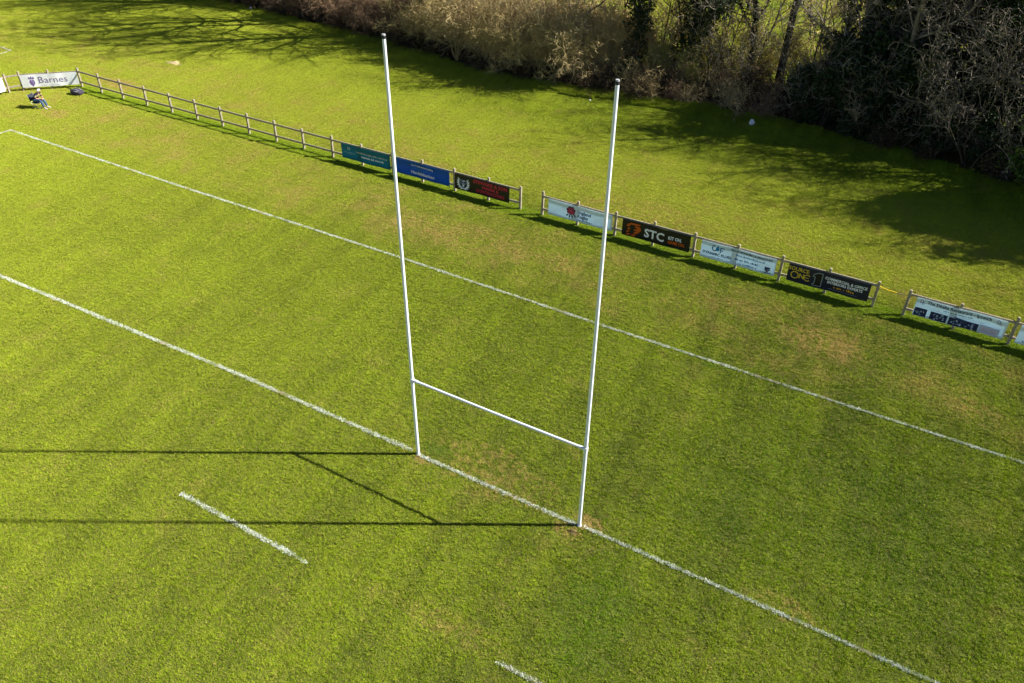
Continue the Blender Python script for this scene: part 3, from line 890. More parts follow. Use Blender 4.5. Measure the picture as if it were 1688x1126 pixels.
def person():
    skin = simple('skin_tone', (0.52, 0.30, 0.20), 0.55)
    hairm = simple('grey_hair', (0.62, 0.60, 0.56), 0.8)
    t = NT('jacket_cloth'); x, y, z = t.sepxyz(t.obj())
    n = t.noise(t.obj(), 3, 3)
    up = t.maprange(t.addn(z, t.mul(t.sub(n, .5), .08)), .76, .80)
    front = t.maprange(x, .16, .22)
    c = t.mix(up, (0.060, 0.010, 0.028), (0.022, 0.022, 0.034)); c = t.mix(t.mul(t.mul(up, front), t.maprange(z, .90, .86)), c, (0.36, 0.31, 0.15))
    jacket = t.done(t.bsdf(c, .8, .2))
    jeans = simple('blue_jeans', (0.045, 0.085, 0.17), 0.85, var=.25)
    shoe = simple('pale_trainer', (0.55, 0.53, 0.48), 0.7)
    root_loc = (-36.42, 12.32, 0)
    rz = rad(16)
    g = G(True)
    pel = g.p((0, 0, .50), (.15, .12)); wa = g.p((.03, 0, .66), (.125, .11), pel); ch = g.p((.10, 0, .84), (.14, .12), wa); sh = g.p((.15, 0, .98), (.11, .09), ch)
    nk = g.p((.20, 0, 1.07), .052, sh); hd0 = g.p((.245, 0, 1.13), (.072, .078), nk); hd = g.p((.28, 0, 1.20), (.088, .092), hd0); top = g.p((.275, 0, 1.28), (.06, .065), hd)
    nose = g.p((.375, 0, 1.175), .016, hd)
    for s in (-1, 1):
        hip = g.p((.07, s * .095, .49), .092, pel); kn = g.p((.48, s * .12, .53), .062, hip); ca = g.p((.55, s * .13, .33), .054, kn); an = g.p((.62, s * .13, .09), .038, ca); toe = g.p((.80, s * .15, .045), .032, an)
        sd_ = g.p((.15, s * .19, .96), .062, sh); el = g.p((.23, s * .26, .72), .044, sd_); fo = g.p((.37, s * .19, .68), .036, el); wr = g.p((.48, s * .09, .665), .027, fo)
        pa = g.p((.54, s * .055, .65), (.036, .018), wr)
        for k in range(4):
            ys = s * (.055 + (k - 1.5) * .019)
            f1 = g.p((.585, ys, .642 - .004 * abs(k - 1.5)), .0095, pa); f2 = g.p((.615 - .006 * k, ys * .97, .618), .0085, f1); g.p((.618 - .008 * k, ys * .95, .590), .0075, f2)
        t1 = g.p((.545, s * .012, .655), .011, pa); g.p((.58, s * .005, .640), .0088, t1)
        ear = g.p((.265, s * .098, 1.19), .016, hd)
    body = skin_mesh('person', g.v, g.e, g.r, skin)
    body.location = root_loc; body.scale = (.93, .93, .93); body.rotation_euler = (0, 0, rz)
    tag(body, 'grey haired person in dark jacket and blue jeans sitting bent forward on a folding chair', 'person')
    # eyes, mouth
    for s in (-1, 1):
        mb = MB(); mb.tube([lean_fwd((.352, s * .034, 1.205)), lean_fwd((.366, s * .034, 1.203))], [.012, .008], 8); mb.build('eye', M['dark_cap'], body)
    mb = MB(); mb.box(lean_fwd((.352, 0, 1.128)), (.012, .045, .010), bev=.003); mb.build('mouth', simple('lips', (.35, .12, .10)), body)
    # hair: cap of short strands
    rng = np.random.default_rng(2)
    V, F = [], []
    for i in range(900):
        th = rng.random() * 2 * PI; ph = math.acos(rng.uniform(-.35, 1)); d = Vector((math.sin(ph) * math.cos(th), math.sin(ph) * math.sin(th), math.cos(ph)))
        if d.x > .45 and d.z < .62: continue
        c = Vector(lean_fwd((.262, 0, 1.215))) + Vector((d.x * .105, d.y * .103, d.z * .112)); tdir = Vector((-.4, rng.normal() * .4, -.6)); tdir = (tdir - d * tdir.dot(d) * .7).normalized()
        sd2 = d.cross(tdir).normalized() * .012
        k = len(V); V += [c - sd2, c + sd2, c + tdir * .05 + d * .008 + sd2 * .5, c + tdir * .05 + d * .008 - sd2 * .5]; F.append([k, k + 1, k + 2, k + 3])
    mesh_obj('hair', np_mesh('hair', [tuple(v) for v in V], F, [hairm]), body)
    g = G(True)
    pel = g.p((-.01, 0, .47), (.165, .14)); wa = g.p((.03, 0, .66), (.155, .14), pel); ch = g.p((.10, 0, .84), (.165, .15), wa); sh = g.p((.15, 0, .985), (.13, .11), ch); g.p((.19, 0, 1.045), .068, sh)
    for s in (-1, 1):
        a = g.p((.15, s * .195, .965), .082, sh); el = g.p((.23, s * .265, .715), .062, a); g.p((.29, s * .24, .69), .056, el)
    skin_mesh('jacket', g.v, g.e, g.r, jacket, parent=body)
    g = G()
    pel = g.p((0, 0, .49), (.165, .125))
    for s in (-1, 1):
        hip = g.p((.07, s * .098, .49), .106, pel); kn = g.p((.48, s * .12, .53), .080, hip); ca = g.p((.55, s * .13, .33), .074, kn); g.p((.61, s * .13, .12), .066, ca)
    skin_mesh('trousers', g.v, g.e, g.r, jeans, parent=body)
    for s in (-1, 1):
        g = G(); a = g.p((.60, s * .13, .085), .052); b_ = g.p((.70, s * .14, .055), .05, a); g.p((.82, s * .152, .045), .042, b_)
        skin_mesh('shoe', g.v, g.e, g.r, shoe, parent=body)
    # chair
    steel = simple('pale_steel_tube', (0.55, 0.56, 0.58), 0.3, 0.5, 0.6)
    canvas = simple('dark_canvas', (0.03, 0.035, 0.05), 0.8)
    ch = empty('folding_chair', root_loc, rz, .93)
    tag(ch, 'folding chair with dark canvas and pale frame under the seated person', 'chair')
    mb = MB(); mb.box((.06, 0, .365), (.44, .46, .025), bev=.01); mb.build('seat', canvas, ch)
    mb = MB(); mb.box((-.255, 0, .66), (.022, .46, .40), M=Matrix.Rotation(-.22, 3, 'Y'), bev=.009); mb.build('backrest', canvas, ch)
    for s in (-1, 1):
        y = s * .245
        mb = MB(); mb.tube([(-.34, y, .92), (-.16, y, .36), (.24, y, 0)], .013, 8); mb.build('leg', steel, ch)
        mb = MB(); mb.tube([(.27, y, .37), (.10, y, .33), (-.24, y, 0)], .013, 8); mb.build('leg', steel, ch)
    mb = MB(); mb.tube([(-.24, -.245, .02), (-.24, .245, .02)], .011, 8); mb.tube([(.24, -.245, .02), (.24, .245, .02)], .011, 8); mb.build('stretcher', steel, ch)
    # bag
    cloth = simple('dark_bag_cloth', (0.045, 0.04, 0.06), 0.75, var=.3)
    trim = simple('bag_grey_trim', (0.30, 0.30, 0.36), 0.6)
    bag = empty('rucksack', (-36.35, 14.95, 0), rad(12))
    tag(bag, 'dark rucksack lying on the grass by the fence corner', 'bag')
    bm = bmesh.new(); bmesh.ops.create_icosphere(bm, subdivisions=3, radius=1)
    for v in bm.verts:
        c = v.co; k = 1 + .10 * math.sin(c.x * 7) * math.cos(c.y * 5)
        v.co = Vector((math.copysign(abs(c.x) ** .7, c.x) * .42 * k, math.copysign(abs(c.y) ** .7, c.y) * .26 * k, max(-.0, .16 + math.copysign(abs(c.z) ** .75, c.z) * .165 * k)))
    me = bpy.data.meshes.new('bag_body'); bm.to_mesh(me); bm.free(); me.materials.append(cloth); me.polygons.foreach_set('use_smooth', [True] * len(me.polygons))
    mesh_obj('bag_body', me, bag)
    mb = MB(); mb.box((.12, -.17, .20), (.30, .14, .17), bev=.05); mb.build('front_pocket', trim, bag)
    for s in (-1, 1):
        mb = MB(); mb.tube([(-.34, s * .10, .22), (-.15, s * .13, .35), (.12, s * .13, .37), (.30, s * .10, .26)], .022, 8); mb.build('strap', trim, bag)
    mb = MB(); mb.tube([(-.40, -.06, .20), (-.47, 0, .24), (-.40, .06, .20)], .013, 8); mb.build('handle', cloth, bag)
person()

# ------------------------------------------------------------------ woody plants
def rot_about(d, ang, az, rng):
    a = Vector((0, 0, 1)) if abs(d.z) < .9 else Vector((1, 0, 0))
    u = d.cross(a).normalized(); w_ = d.cross(u)
    return (d * math.cos(ang) + (u * math.cos(az) + w_ * math.sin(az)) * math.sin(ang)).normalized()

class Wood:
    """segments by level: (p0, p1, r0, r1, level)"""
    def __init__(self, seed): self.rng = random.Random(seed); self.segs = []
    def grow(self, p, d, L, r, lev, P):
        rng = self.rng
        maxlev = P['levels']
        n = max(2, int(L / P['seg'][min(lev, len(P['seg']) - 1)]))
        sl = L / n
        pts = [p]
        wan = P['wander'][min(lev, len(P['wander']) - 1)]
        up = P['up'][min(lev, len(P['up']) - 1)]
        kids = P['kids'][min(lev, len(P['kids']) - 1)]
        r0 = r
        tip = P.get('tip', .35)
        per = kids / max(1, n)
        acc = rng.random()
        for i in range(n):
            d = (d + Vector((rng.gauss(0, wan), rng.gauss(0, wan), rng.gauss(0, wan) + up))).normalized()
            q = p + d * sl
            if q.z < 0.02: q.z = 0.02; d.z = abs(d.z)
            r1 = r * (1 - (1 - tip) * (i + 1) / n)
            self.segs.append((p, q, r0, r1, lev))
            t = (i + 1) / n
            if lev < maxlev and t > P['start'][min(lev, len(P['start']) - 1)]:
                acc += per / max(.2, 1 - P['start'][min(lev, len(P['start']) - 1)])
                while acc > 1:
                    acc -= 1
                    a = rad(rng.uniform(*P['ang']))
                    cd_ = rot_about(d, a, rng.uniform(0, 2 * PI), rng)
                    cl = L * rng.uniform(*P['ratio']) * (1.15 - .6 * t)
                    self.grow(q, cd_, cl, max(P['rmin'], r1 * rng.uniform(*P.get('rk', (.45, .7)))), lev + 1, P)
            p, r0 = q, r1
        return p, d, r0
    def mesh(self, name, mat, lo, hi, parent=None, sides=3):
        S = [s for s in self.segs if lo <= s[4] <= hi]
        if not S: return None
        P0 = np.array([tuple(s[0]) for s in S]); P1 = np.array([tuple(s[1]) for s in S])
        R0 = np.array([s[2] for s in S]); R1 = np.array([s[3] for s in S])
        D = P1 - P0; D /= np.linalg.norm(D, axis=1, keepdims=True) + 1e-9
        A = np.where(np.abs(D[:, 2:3]) < .9, np.array([[0, 0, 1.]]), np.array([[1., 0, 0]]))
        U = np.cross(D, A); U /= np.linalg.norm(U, axis=1, keepdims=True); W_ = np.cross(D, U)
        rings = []
        for P_, R_ in ((P0 - D * (R0 * .3)[:, None], R0), (P1 + D * (R1 * .3)[:, None], R1)):
            for k in range(sides):
                a = 2 * PI * k / sides
                rings.append(P_ + (U * math.cos(a) + W_ * math.sin(a)) * R_[:, None])
        V = np.stack(rings, 1).reshape(-1, 3)
        b = np.arange(len(S))[:, None] * (2 * sides)
        F = np.concatenate([np.hstack([b + k, b + (k + 1) % sides, b + sides + (k + 1) % sides, b + sides + k]) for k in range(sides)])
        return mesh_obj(name, np_mesh(name, V, F, [mat], smooth=sides > 3), parent)

def leaf_cards(name, C, mat, size, parent=None, seed=0, flat_=0.0, droop=0.0):
    """C (n,3) centres -> leaf shaped quads with random turn"""
    rng = np.random.default_rng(seed)
    n = len(C)
    N = rng.normal(0, 1, (n, 3)); N[:, 2] += flat_
    N /= np.linalg.norm(N, axis=1, keepdims=True)
    T = rng.normal(0, 1, (n, 3)); T[:, 2] -= droop; T -= N * np.sum(T * N, 1, keepdims=True); T /= np.linalg.norm(T, axis=1, keepdims=True)
    B = np.cross(N, T)
    s = size * (0.6 + 0.8 * rng.random((n, 1)))
    V = np.stack([C - T * s * .6, C + B * s * .45 + N * s * .12, C + T * s * .6, C - B * s * .45 + N * s * .12], 1).reshape(-1, 3)
    k = np.arange(n) * 4
    return mesh_obj(name, np_mesh(name, V, np.stack([k, k + 1, k + 2, k + 3], 1), [mat]), parent)

def tips_of(wood, lo, rng, frac, spread):
    S = [s for s in wood.segs if s[4] >= lo]
    n = int(len(S) * frac)
    out = []
    for i in range(n):
        s = S[int(rng.random() * len(S)) % len(S)]
        t = rng.random()
        p = s[0].lerp(s[1], t)
        out.append((p.x + rng.normal(0, spread), p.y + rng.normal(0, spread), max(.03, p.z + rng.normal(0, spread))))
    return np.array(out)

SHRUB = dict(levels=3, seg=(.30, .22, .16, .13), wander=(.16, .22, .26, .30), up=(.05, .05, .03, .02), kids=(11, 6.2, 3.4, 0), start=(.12, .15, .15, .1), ang=(25, 70), ratio=(.42, .68), rmin=.0125, tip=.4)
def make_shrub(name, label, seed, mat, stems, H_, R_, P=SHRUB, leaf=None, leaf_frac=.0, leaf_size=.06, cat='shrub', group=None, stemm=None):
    W = Wood(seed); rng = W.rng
    for k in range(stems):
        a = rng.uniform(0, 2 * PI); rr = .09 * math.sqrt(rng.random())
        p = Vector((rr * math.cos(a), rr * math.sin(a), 0))
        lean = rng.uniform(.10, 1.0)
        d = Vector((math.cos(a) * lean, math.sin(a) * lean, 1)).normalized()
        W.grow(p, d, H_ * rng.uniform(.55, .95), rng.uniform(.02, .034), 0, P)
    root = empty(name)
    tag(root, label, cat, group)
    W.mesh('stems', stemm or mat, 0, 0, root, 4)
    W.mesh('twigs', mat, 1, 9, root, 3)
    if leaf is not None:
        C = tips_of(W, 1, np.random.default_rng(seed), leaf_frac, .05)
        leaf_cards('leaves', C, leaf, leaf_size, root, seed)
    print(name, seed, len(W.segs))
    return root

TREE = dict(rk=(.55, .8), levels=4, seg=(.7, .45, .34, .26, .22), wander=(.05, .11, .16, .2, .22), up=(.03, .05, .04, .02, .01), kids=(11, 7, 5, 3.6, 0), start=(.28, .2, .15, .12, .1), ang=(28, 62), ratio=(.40, .62), rmin=.013, tip=.30)
def make_tree(name, label, seed, H_, r, barkm, twigm, lean=(0, 0), P=TREE, ivy=0, ivy_top=5.0, ivy_r=.45, group=None, buds=0, cat='tree'):
    W = Wood(seed)
    d = Vector((lean[0], lean[1], 1)).normalized()
    # flared foot
    W.grow(Vector((0, 0, 0)), d, H_, r, 0, P)
    root = empty(name)
    tag(root, label, cat, group)
    f = W.segs[0]
    tr = W.mesh('trunk', barkm, 0, 0, root, 9)
    mbf = MB(); mbf.tube([(0, 0, -.02), tuple(d * .25), tuple(d * .7)], [r * 1.75, r * 1.25, r * 1.0], 10); mbf.build('root_flare', barkm, tr)
    W.mesh('crown', twigm, 1, 9, root, 4)
    rg = np.random.default_rng(seed)
    if ivy:
        S = [s for s in W.segs if s[4] <= 1 and s[0].z < ivy_top]
        L = np.array([(s[1] - s[0]).length * (1.0 if s[4] == 0 else .35) for s in S]); L /= L.sum()
        idx = rg.choice(len(S), ivy, p=L)
        C = []
        for i in idx:
            s = S[i]; p = s[0].lerp(s[1], rg.random()); k = ivy_r * (1.0 if s[4] == 0 else .6) * (0.65 + .5 * math.sin(p.z * 2.3 + seed) ** 2)
            a = rg.random() * 2 * PI; q = k * math.sqrt(rg.random())
            C.append((p.x + q * math.cos(a), p.y + q * math.sin(a), max(.05, p.z + rg.normal(0, .12))))
        leaf_cards('ivy', np.array(C), M['ivy'], .13, root, seed, droop=.8)
    if buds:
        leaf_cards('buds', tips_of(W, 2, rg, buds, .05), M['bud'], .06, root, seed)
    print(name, seed, len(W.segs))
    return root

def put(o, x, y, rz=0, s=1.0, label=None, group=None, cat=None):
    o.location = (x, y, 0); o.rotation_euler = (0, 0, rz); o.scale = (s, s, s)
    if label: o['label'] = label
    if group: o['group'] = group
    if cat: o['category'] = cat
    return o
class Bank:
    """first use places the prototype itself, later uses place copies"""
    def __init__(self, protos): self.p = protos; self.used = [False] * len(protos)
    def place(self, k, x, y, rz, s, label=None, group=None):
        k %= len(self.p)
        o = self.p[k] if not self.used[k] else copy_tree(self.p[k])
        self.used[k] = True
        return put(o, x, y, rz, s, label, group)

R = random.Random(77)
# --- hedge of bare bushes: tan on the right half, rusty to the left
LT, GT = 'tan bare-twigged bush in the long hedge behind the first post', 'tan bushes of the long hedge'
LR, GR = 'rusty brown bare bush in the shaded left end of the hedge', 'rusty bushes at the left end of the hedge'
tan = Bank([make_shrub('hedge_bush', LT, 100 + i, M['twig_tan'], 12, 5.0, 2.6, leaf=M['dead_leaf'], leaf_frac=.05, leaf_size=.05, cat='bush', group=GT) for i in range(3)])
rust = Bank([make_shrub('hedge_bush', LR, 200 + i, M['twig_rust'], 10, 3.7, 2.3, leaf=M['dead_leaf'], leaf_frac=.10, leaf_size=.06, cat='bush', group=GR) for i in range(2)])
k = 0
x = -58.0
while x < -9.6:
    for row, dy in ((0, 1.2), (1, 3.4), (2, 5.6)):
        xx = x + R.uniform(-.6, .6) + row * .9
        if xx > -8.8: continue
        y = hedge_y(xx) + dy + R.uniform(-.35, .35)
        if xx < -24: rust.place(k, xx, y, R.uniform(0, 6.28), R.uniform(.85, 1.1))
        else: tan.place(k, xx, y, R.uniform(0, 6.28), R.uniform(.85, 1.08))
        k += 1
    x += 2.35

# --- tall bare trees standing in the hedge; they throw the branch shadows over the far grass
GB = 'bare trees standing in the hedge'
bare = Bank([make_tree('bare_tree', 'tall bare tree rising out of the brown hedge above the picture edge', 300 + i, (15.5, 13.5, 11.5)[i], (.24, .20, .16)[i], M['bark_grey'], M['twig_grey'], group=GB) for i in range(3)])
for (k, x, y, s) in ((0, -33.5, 36.2, 1.1), (1, -27.0, 35.0, 1.05), (0, -41.5, 37.0, 1.05), (1, -47.0, 38.0, 1.0), (2, -22.0, 34.6, .8), (1, -36.5, 38.5, 1.0), (0, -54.0, 39.5, 1.1), (0, -30.2, 37.4, 1.15), (1, -39.0, 36.2, .95), (0, -24.5, 36.8, 1.1), (2, -44.0, 36.0, 1.0), (1, -50.5, 37.6, 1.05), (1, -20.0, 37.5, .9)):
    bare.place(k, x, y, R.uniform(0, 6.28), s)
bare.place(2, -13.1, 36.2, 1.0, .75, 'slim pale bare trunk rising from the tan hedge left of the second post top')

# --- open strip of thin trees right of the hedge
big = make_tree('bare_tree', 'thick dark bare trunk standing alone between ivy bush and thin saplings', 400, 13.5, .27, M['bark_dark'], M['twig_grey'], lean=(.05, .0), group=GB, buds=.02)
put(big, .5, 38.9, 2.2)
SAP = dict(TREE); SAP.update(levels=3, kids=(13, 6, 4, 0), start=(.12, .15, .15, .1), seg=(.5, .34, .26, .2), wander=(.07, .13, .18, .2))
GS = 'thin trees of the open strip'
LS = 'thin bare sapling in the open strip before the sunlit meadow'
sap = Bank([make_tree('sapling', LS, 410 + i, (8.5, 7.5, 6.5)[i], (.085, .07, .055)[i], M['bark_dark'], (M['twig_tan'], M['twig_tan'], M['twig_grey'])[i], P=SAP, group=GS, buds=.10) for i in range(3)])
for (k, x, y, s) in ((0, -5.8, 38.5, 1.0), (1, -4.0, 39.8, 1.0), (2, -2.6, 37.2, 1.0), (0, -1.6, 41.0, 1.0), (1, 1.8, 42.0, 1.05), (2, 3.0, 40.2, 1.0), (1, -7.2, 40.0, 1.0), (0, 4.6, 43.5, 1.0), (2, 6.4, 42.2, 1.1), (0, 7.6, 44.5, 1.0), (1, -10.5, 39.5, 1.0), (2, -3.2, 35.6, .85), (2, -.9, 35.9, .75), (1, -6.8, 36.6, .9), (0, -2.2, 43.6, 1.0), (2, 1.2, 36.6, .8), (1, 2.4, 38.2, .9), (2, -4.8, 42.6, 1.0), (0, .6, 45.0, 1.0), (1, 5.6, 40.6, 1.0), (2, 9.0, 43.0, 1.0), (1, -8.8, 37.6, .9), (0, -11.8, 38.4, 1.0)):
    sap.place(k, x, y, R.uniform(0, 6.28), s)
iv1 = make_tree('ivy_clad_tree', 'dark narrow ivy column between tan hedge and open strip, behind the second post', 430, 10, .16, M['bark_dark'], M['twig_grey'], ivy=6500, ivy_top=9.0, ivy_r=.88, group='ivy clad trees'); put(iv1, -8.1, 35.0, .3)
iv2 = make_tree('ivy_clad_tree', 'broad dark ivy clad tree just right of the second post top', 431, 9, .22, M['bark_dark'], M['twig_grey'], ivy=13000, ivy_top=9.0, ivy_r=1.45, group='ivy clad trees'); put(iv2, -5.3, 37.2, .9)
iv3 = make_tree('ivy_clad_tree', 'thin ivy wrapped trunk beside the thick dark trunk, on its left', 432, 9, .11, M['bark_dark'], M['twig_grey'], ivy=1500, ivy_top=6.0, ivy_r=.26, group='ivy clad trees'); put(iv3, -1.7, 39.6, .2)
iv4 = make_tree('ivy_clad_tree', 'ivy wrapped trunk rising behind the dark ivy bush against the meadow', 433, 9, .13, M['bark_dark'], M['twig_grey'], ivy=2600, ivy_top=8.0, ivy_r=.40, group='ivy clad trees'); put(iv4, 4.0, 38.6, .2)

# --- dark ivy thickets
IVYSH = dict(SHRUB); IVYSH.update(levels=2, kids=(8, 5, 0), seg=(.4, .3, .22))
def ivy_thicket(label, seed, H_, R_, n, group, leafm, size=.14):
    W = Wood(seed); rng = W.rng; rg = np.random.default_rng(seed)
    for k in range(9):
        a = rng.uniform(0, 6.28); rr = .12 * rng.random()
        lean = rng.uniform(.05, .55)
        W.grow(Vector((rr * math.cos(a), rr * math.sin(a), 0)), Vector((math.cos(a) * lean, math.sin(a) * lean, 1)).normalized(), H_ * rng.uniform(.75, 1.05), rng.uniform(.04, .08), 0, IVYSH)
    root = empty('ivy_thicket'); tag(root, label, 'ivy bush', group)
    W.mesh('stems', M['bark_dark'], 0, 0, root, 5)
    W.mesh('twigs', M['twig_grey'], 1, 9, root, 3)
    # leaf clumps of many sizes round the stems
    nc = 46
    C = []
    for c in range(nc):
        hz = H_ * (0.05 + .93 * rg.random() ** .85)
        prof = R_ * (1 - .55 * (hz / H_) ** 1.7)
        a = rg.random() * 6.28; q = prof * math.sqrt(rg.random()) * .95
        cr = rg.uniform(.28, .85) * (R_ / 2.4)
        m = int(n / nc)
        v = rg.normal(0, 1, (m, 3)); v /= np.linalg.norm(v, axis=1, keepdims=True)
        v *= (cr * (0.55 + .55 * rg.random((m, 1))))
        v += np.array([q * math.cos(a), q * math.sin(a), hz])
        C.append(v)
    C = np.concatenate(C); C[:, 2] = np.maximum(C[:, 2], .04)
    leaf_cards('ivy', C, leafm, size, root, seed, flat_=.5, droop=.5)
    print('thicket', seed, len(W.segs))
    return root
GI = 'dark ivy thickets'
low = Bank([ivy_thicket('low dark ivy covered bush at the left end of the dark thicket', 500 + i, (4.6, 3.8)[i], (2.3, 2.0)[i], 11000, GI, M['ivy']) for i in range(2)])
for (k, x, y, s) in ((0, 4.6, 34.9, 1.0), (1, 3.1, 34.6, .8), (0, 6.6, 35.6, 1.1), (1, 6.4, 33.8, .9), (0, 8.6, 34.4, 1.05), (1, 10.6, 33.2, .75), (0, 12.8, 32.8, .62), (1, 15.2, 32.0, .7)):
    low.place(k, x, y, R.uniform(0, 6.28), s)
tall = Bank([ivy_thicket('tall dark ivy covered thicket at the right end of the tree belt', 520 + i, (10.6, 9.2)[i], (3.3, 2.9)[i], 23000, GI, M['ivy'], .16) for i in range(2)])
for (k, x, y, s) in ((0, 9.6, 36.8, 1.05), (1, 12.4, 36.4, .95), (1, 15.2, 37.6, .75), (0, 14.8, 35.6, .72), (1, 18.8, 30.4, .92), (0, 21.4, 31.0, .95), (1, 6.6, 37.4, .85), (1, 22.6, 30.8, 1.0), (0, 25.2, 30.6, 1.05), (1, 27.4, 30.4, 1.0), (0, 31.0, 30.5, 1.05), (1, 8.6, 38.6, .95), (0, 12.0, 39.5, 1.0), (1, 17.0, 41.5, .8), (0, 35.5, 29.6, 1.1), (1, 40.0, 29.0, 1.0)):
    tall.place(k, x, y, R.uniform(0, 6.28), s)
# bare trees over and behind the thickets, mostly above the picture: feathered shadow edges
for (k, x, y, s) in ((0, 7.5, 35.5, .75), (1, 11.0, 37.5, .85), (2, 14.0, 34.0, .95), (1, 18.2, 34.0, .85), (2, 22.5, 31.0, 1.0), (0, 26.0, 33.0, .8), (2, 5.0, 36.6, .85), (1, 30.0, 31.0, .8), (0, 20.0, 30.2, .75)):
    bare.place(k, x, y, R.uniform(0, 6.28), s, 'bare tree standing in the dark ivy thickets', 'bare trees among the ivy thickets')
# grey bare bushes in front of the dark mass
GG = 'grey bare bushes before the dark thickets'
LG = 'grey bare crooked bush before the dark ivy thickets'
CROOK = dict(SHRUB); CROOK.update(rk=(.55, .8), wander=(.14, .26, .30, .34), kids=(9, 4.6, 2.8, 0), up=(.06, .0, -.03, -.03), rmin=.0115, seg=(.3, .24, .18, .14), start=(.48, .2, .15, .1), ratio=(.26, .44))
grey = Bank([make_shrub('bare_bush', LG, 600 + i, M['twig_grey'], 5, 7.0, 2.3, P=CROOK, leaf=M['bud'], leaf_frac=.02, leaf_size=.06, cat='bush', group=GG, stemm=M['bark_dark']) for i in range(2)])  # stems in dark bark: the shade low down is put into their colour
for (k, x, y, s) in ((1, 8.8, 32.3, 1.0), (0, 10.6, 32.0, 1.15), (1, 12.3, 31.9, 1.2), (0, 14.0, 31.2, 1.15), (1, 4.4, 33.4, .75), (1, 6.8, 33.0, .75)):
    grey.place(k, x, y, R.uniform(0, 6.28), s)
# green leaved bushes at the right edge
gr = make_shrub('leafy_bush', 'fresh green leaved bush at the right picture edge', 650, M['twig_dark'], 6, 4.6, 1.6, P=IVYSH, leaf=M['fresh'], leaf_frac=2.6, leaf_size=.13, cat='bush'); put(gr, 16.0, 32.4, .4)
g2 = make_shrub('leafy_bush', 'small dark green bush low in the thicket near the right edge', 651, M['twig_dark'], 5, 2.2, 1.0, P=IVYSH, leaf=M['fresh'], leaf_frac=2.0, leaf_size=.12, cat='bush'); put(g2, 14.2, 31.2, 1.4)
# brambles on the floor of the open strip
BR = dict(SHRUB); BR.update(levels=2, kids=(7, 4, 0), wander=(.24, .3, .34), up=(-.02, -.03, -.02), ang=(30, 85))
GR2 = 'brambles on the floor of the tree belt'
br = Bank([make_shrub('bramble', 'low tangled bramble on the brown floor of the tree belt', 700 + i, (M['twig_rust'], M['twig_dark'], M['twig_tan'])[i], 12, 2.6, 1.6, P=BR, leaf=M['dead_leaf'], leaf_frac=.25, leaf_size=.07, cat='bramble', group=GR2) for i in range(3)])
n = 0
for i in range(26):
    xx = -8.5 + 11.5 * (i + R.random()) / 26
    yy = hedge_y(xx) + R.choice((.5, 1.4, 2.4, 3.6)) + R.uniform(-.3, .3)
    br.place(i, xx, yy, R.uniform(0, 6.28), R.uniform(.55, 1.0))
for i in range(9):
    xx = 3.0 + 15.5 * (i + R.random()) / 9
    br.place(1, xx, hedge_y(xx) + R.uniform(.1, .7), R.uniform(0, 6.28), R.uniform(.5, .85))  # dark-twigged bramble only, its colour standing in for the deep shade here
xx = -50.0
while xx < -9.0:  # row of dark brambles added to darken the hedge foot in place of shade
    br.place(1, xx, hedge_y(xx) + R.uniform(.2, .8), R.uniform(0, 6.28), R.uniform(.45, .8), 'low dark bramble added as shade along the foot of the long hedge', 'brambles added as shade along the foot of the long hedge')
    xx += R.uniform(.9, 1.5)
# budding bushes at the meadow edge
bud = Bank([make_shrub('budding_bush', 'yellow green budding bush at the edge of the sunlit meadow', 750 + i, M['twig_tan'], 7, 2.9, 1.6, leaf=M['bud'], leaf_frac=.55, leaf_size=.075, cat='bush', group='budding bushes by the meadow') for i in range(2)])
for (k, x, y, s) in ((0, -10.5, 41.5, 1.0), (1, -7.5, 42.5, 1.1), (0, -5.2, 41.2, .9), (1, -2.8, 43.0, 1.1), (0, .2, 43.5, 1.0), (1, 3.2, 44.5, 1.1), (0, 6.0, 45.5, 1.1), (1, -13.5, 41.0, 1.0), (0, -16.5, 43.0, 1.1), (1, 9.0, 47.0, 1.2), (0, -6.4, 36.4, .95), (1, -4.4, 36.0, .8), (0, -2.0, 37.4, .8), (1, -.8, 40.2, .9), (0, 2.2, 39.6, .9), (1, -3.4, 39.2, .95), (0, 4.2, 41.6, 1.0), (1, 6.8, 41.2, 1.1), (0, -9.4, 39.6, 1.0)):
    bud.place(k, x, y, R.uniform(0, 6.28), s)

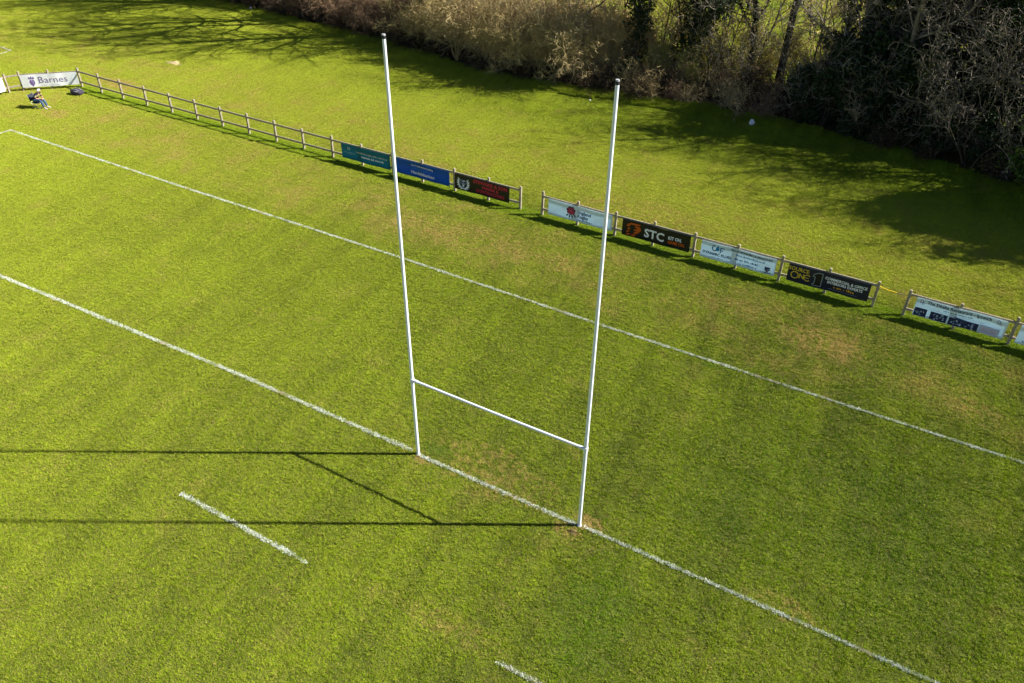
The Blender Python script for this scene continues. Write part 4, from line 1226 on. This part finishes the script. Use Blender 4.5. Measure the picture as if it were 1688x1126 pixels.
# ------------------------------------------------------------------ small things lying about
def mound(name, label, loc, rx, ry, h, mat, seed, kind=None, cat=None):
    rng = np.random.default_rng(seed)
    n = 30; rings = 7
    V = [(0, 0, h)]; F = []
    wob = 1 + .16 * np.sin(np.arange(n) * 2 * PI / n * 3 + seed) + .1 * rng.normal(0, 1, n)
    for r in range(1, rings + 1):
        k = r / rings
        for i in range(n):
            a = 2 * PI * i / n
            V.append((rx * k * wob[i] * math.cos(a), ry * k * wob[i] * math.sin(a), h * (1 - k ** 2.5) + rng.normal(0, .006) * (k < .95)))
    for i in range(n): F.append([0, 1 + i, 1 + (i + 1) % n])
    for r in range(rings - 1):
        for i in range(n):
            a = 1 + r * n + i; b_ = 1 + r * n + (i + 1) % n
            F.append([a, a + n, b_ + n, b_])
    me = bpy.data.meshes.new(name); me.from_pydata(V, [], F); me.materials.append(mat); me.update()
    o = mesh_obj(name, me); o.location = loc
    return tag(o, label, cat, kind=kind)
mound('sand_patch', 'pale sandy bare patch in the far grass', (-36.0, 22.2, 0), .66, .36, .07, simple('pale_sand', (0.42, 0.33, 0.17), 0.9, 0.1, var=.25, vscale=7), 3, kind='structure')
mound('mud_patch', 'worn muddy hollow at the foot of the nearer post', (5.52, -.33, 0), .16, .10, .035, simple('dark_mud', (0.09, 0.065, 0.035), 0.9, 0.1, var=.3, vscale=9), 4, kind='structure')

def crumple(name, label, loc, size, cols, seed, cat):
    root = None
    bm = bmesh.new(); bmesh.ops.create_icosphere(bm, subdivisions=3, radius=1)
    rng = random.Random(seed)
    ks = [(rng.uniform(3, 9), rng.uniform(3, 9), rng.uniform(0, 6)) for _ in range(4)]
    for v in bm.verts:
        c = v.co.copy()
        k = 1 + sum(.10 * math.sin(a * c.x + p) * math.cos(b_ * c.y + c.z * a) for a, b_, p in ks)
        v.co = Vector((c.x * size[0] * k, c.y * size[1] * k, max(0, (c.z + .8) * size[2] * .55 * k)))
    me = bpy.data.meshes.new(name); bm.to_mesh(me); bm.free()
    for m in cols: me.materials.append(m)
    for p in me.polygons:
        p.material_index = 1 if len(cols) > 1 and p.center.y + p.center.x * .3 > size[1] * .15 else 0
    o = mesh_obj(name, me); o.location = loc
    return tag(o, label, cat)
wp = simple('white_plastic', (0.75, 0.76, 0.78), 0.4)
bp = simple('blue_plastic', (0.02, 0.07, 0.20), 0.4)
rp = simple('red_plastic', (0.40, 0.05, 0.03), 0.5)
crumple('litter_bag', 'blue and white plastic bag dumped at the foot of the dark trees', (.85, 32.0, 0), (.16, .20, .30), [wp, bp], 1, 'litter')
crumple('litter', 'tiny white scrap on the shaded grass left of the second post', (-8.87, 30.6, 0), (.06, .06, .07), [wp], 2, 'litter')
crumple('litter', 'white and red scrap caught under the rusty hedge', (-41.0, 34.5, 0), (.16, .14, .30), [wp, rp], 3, 'litter')
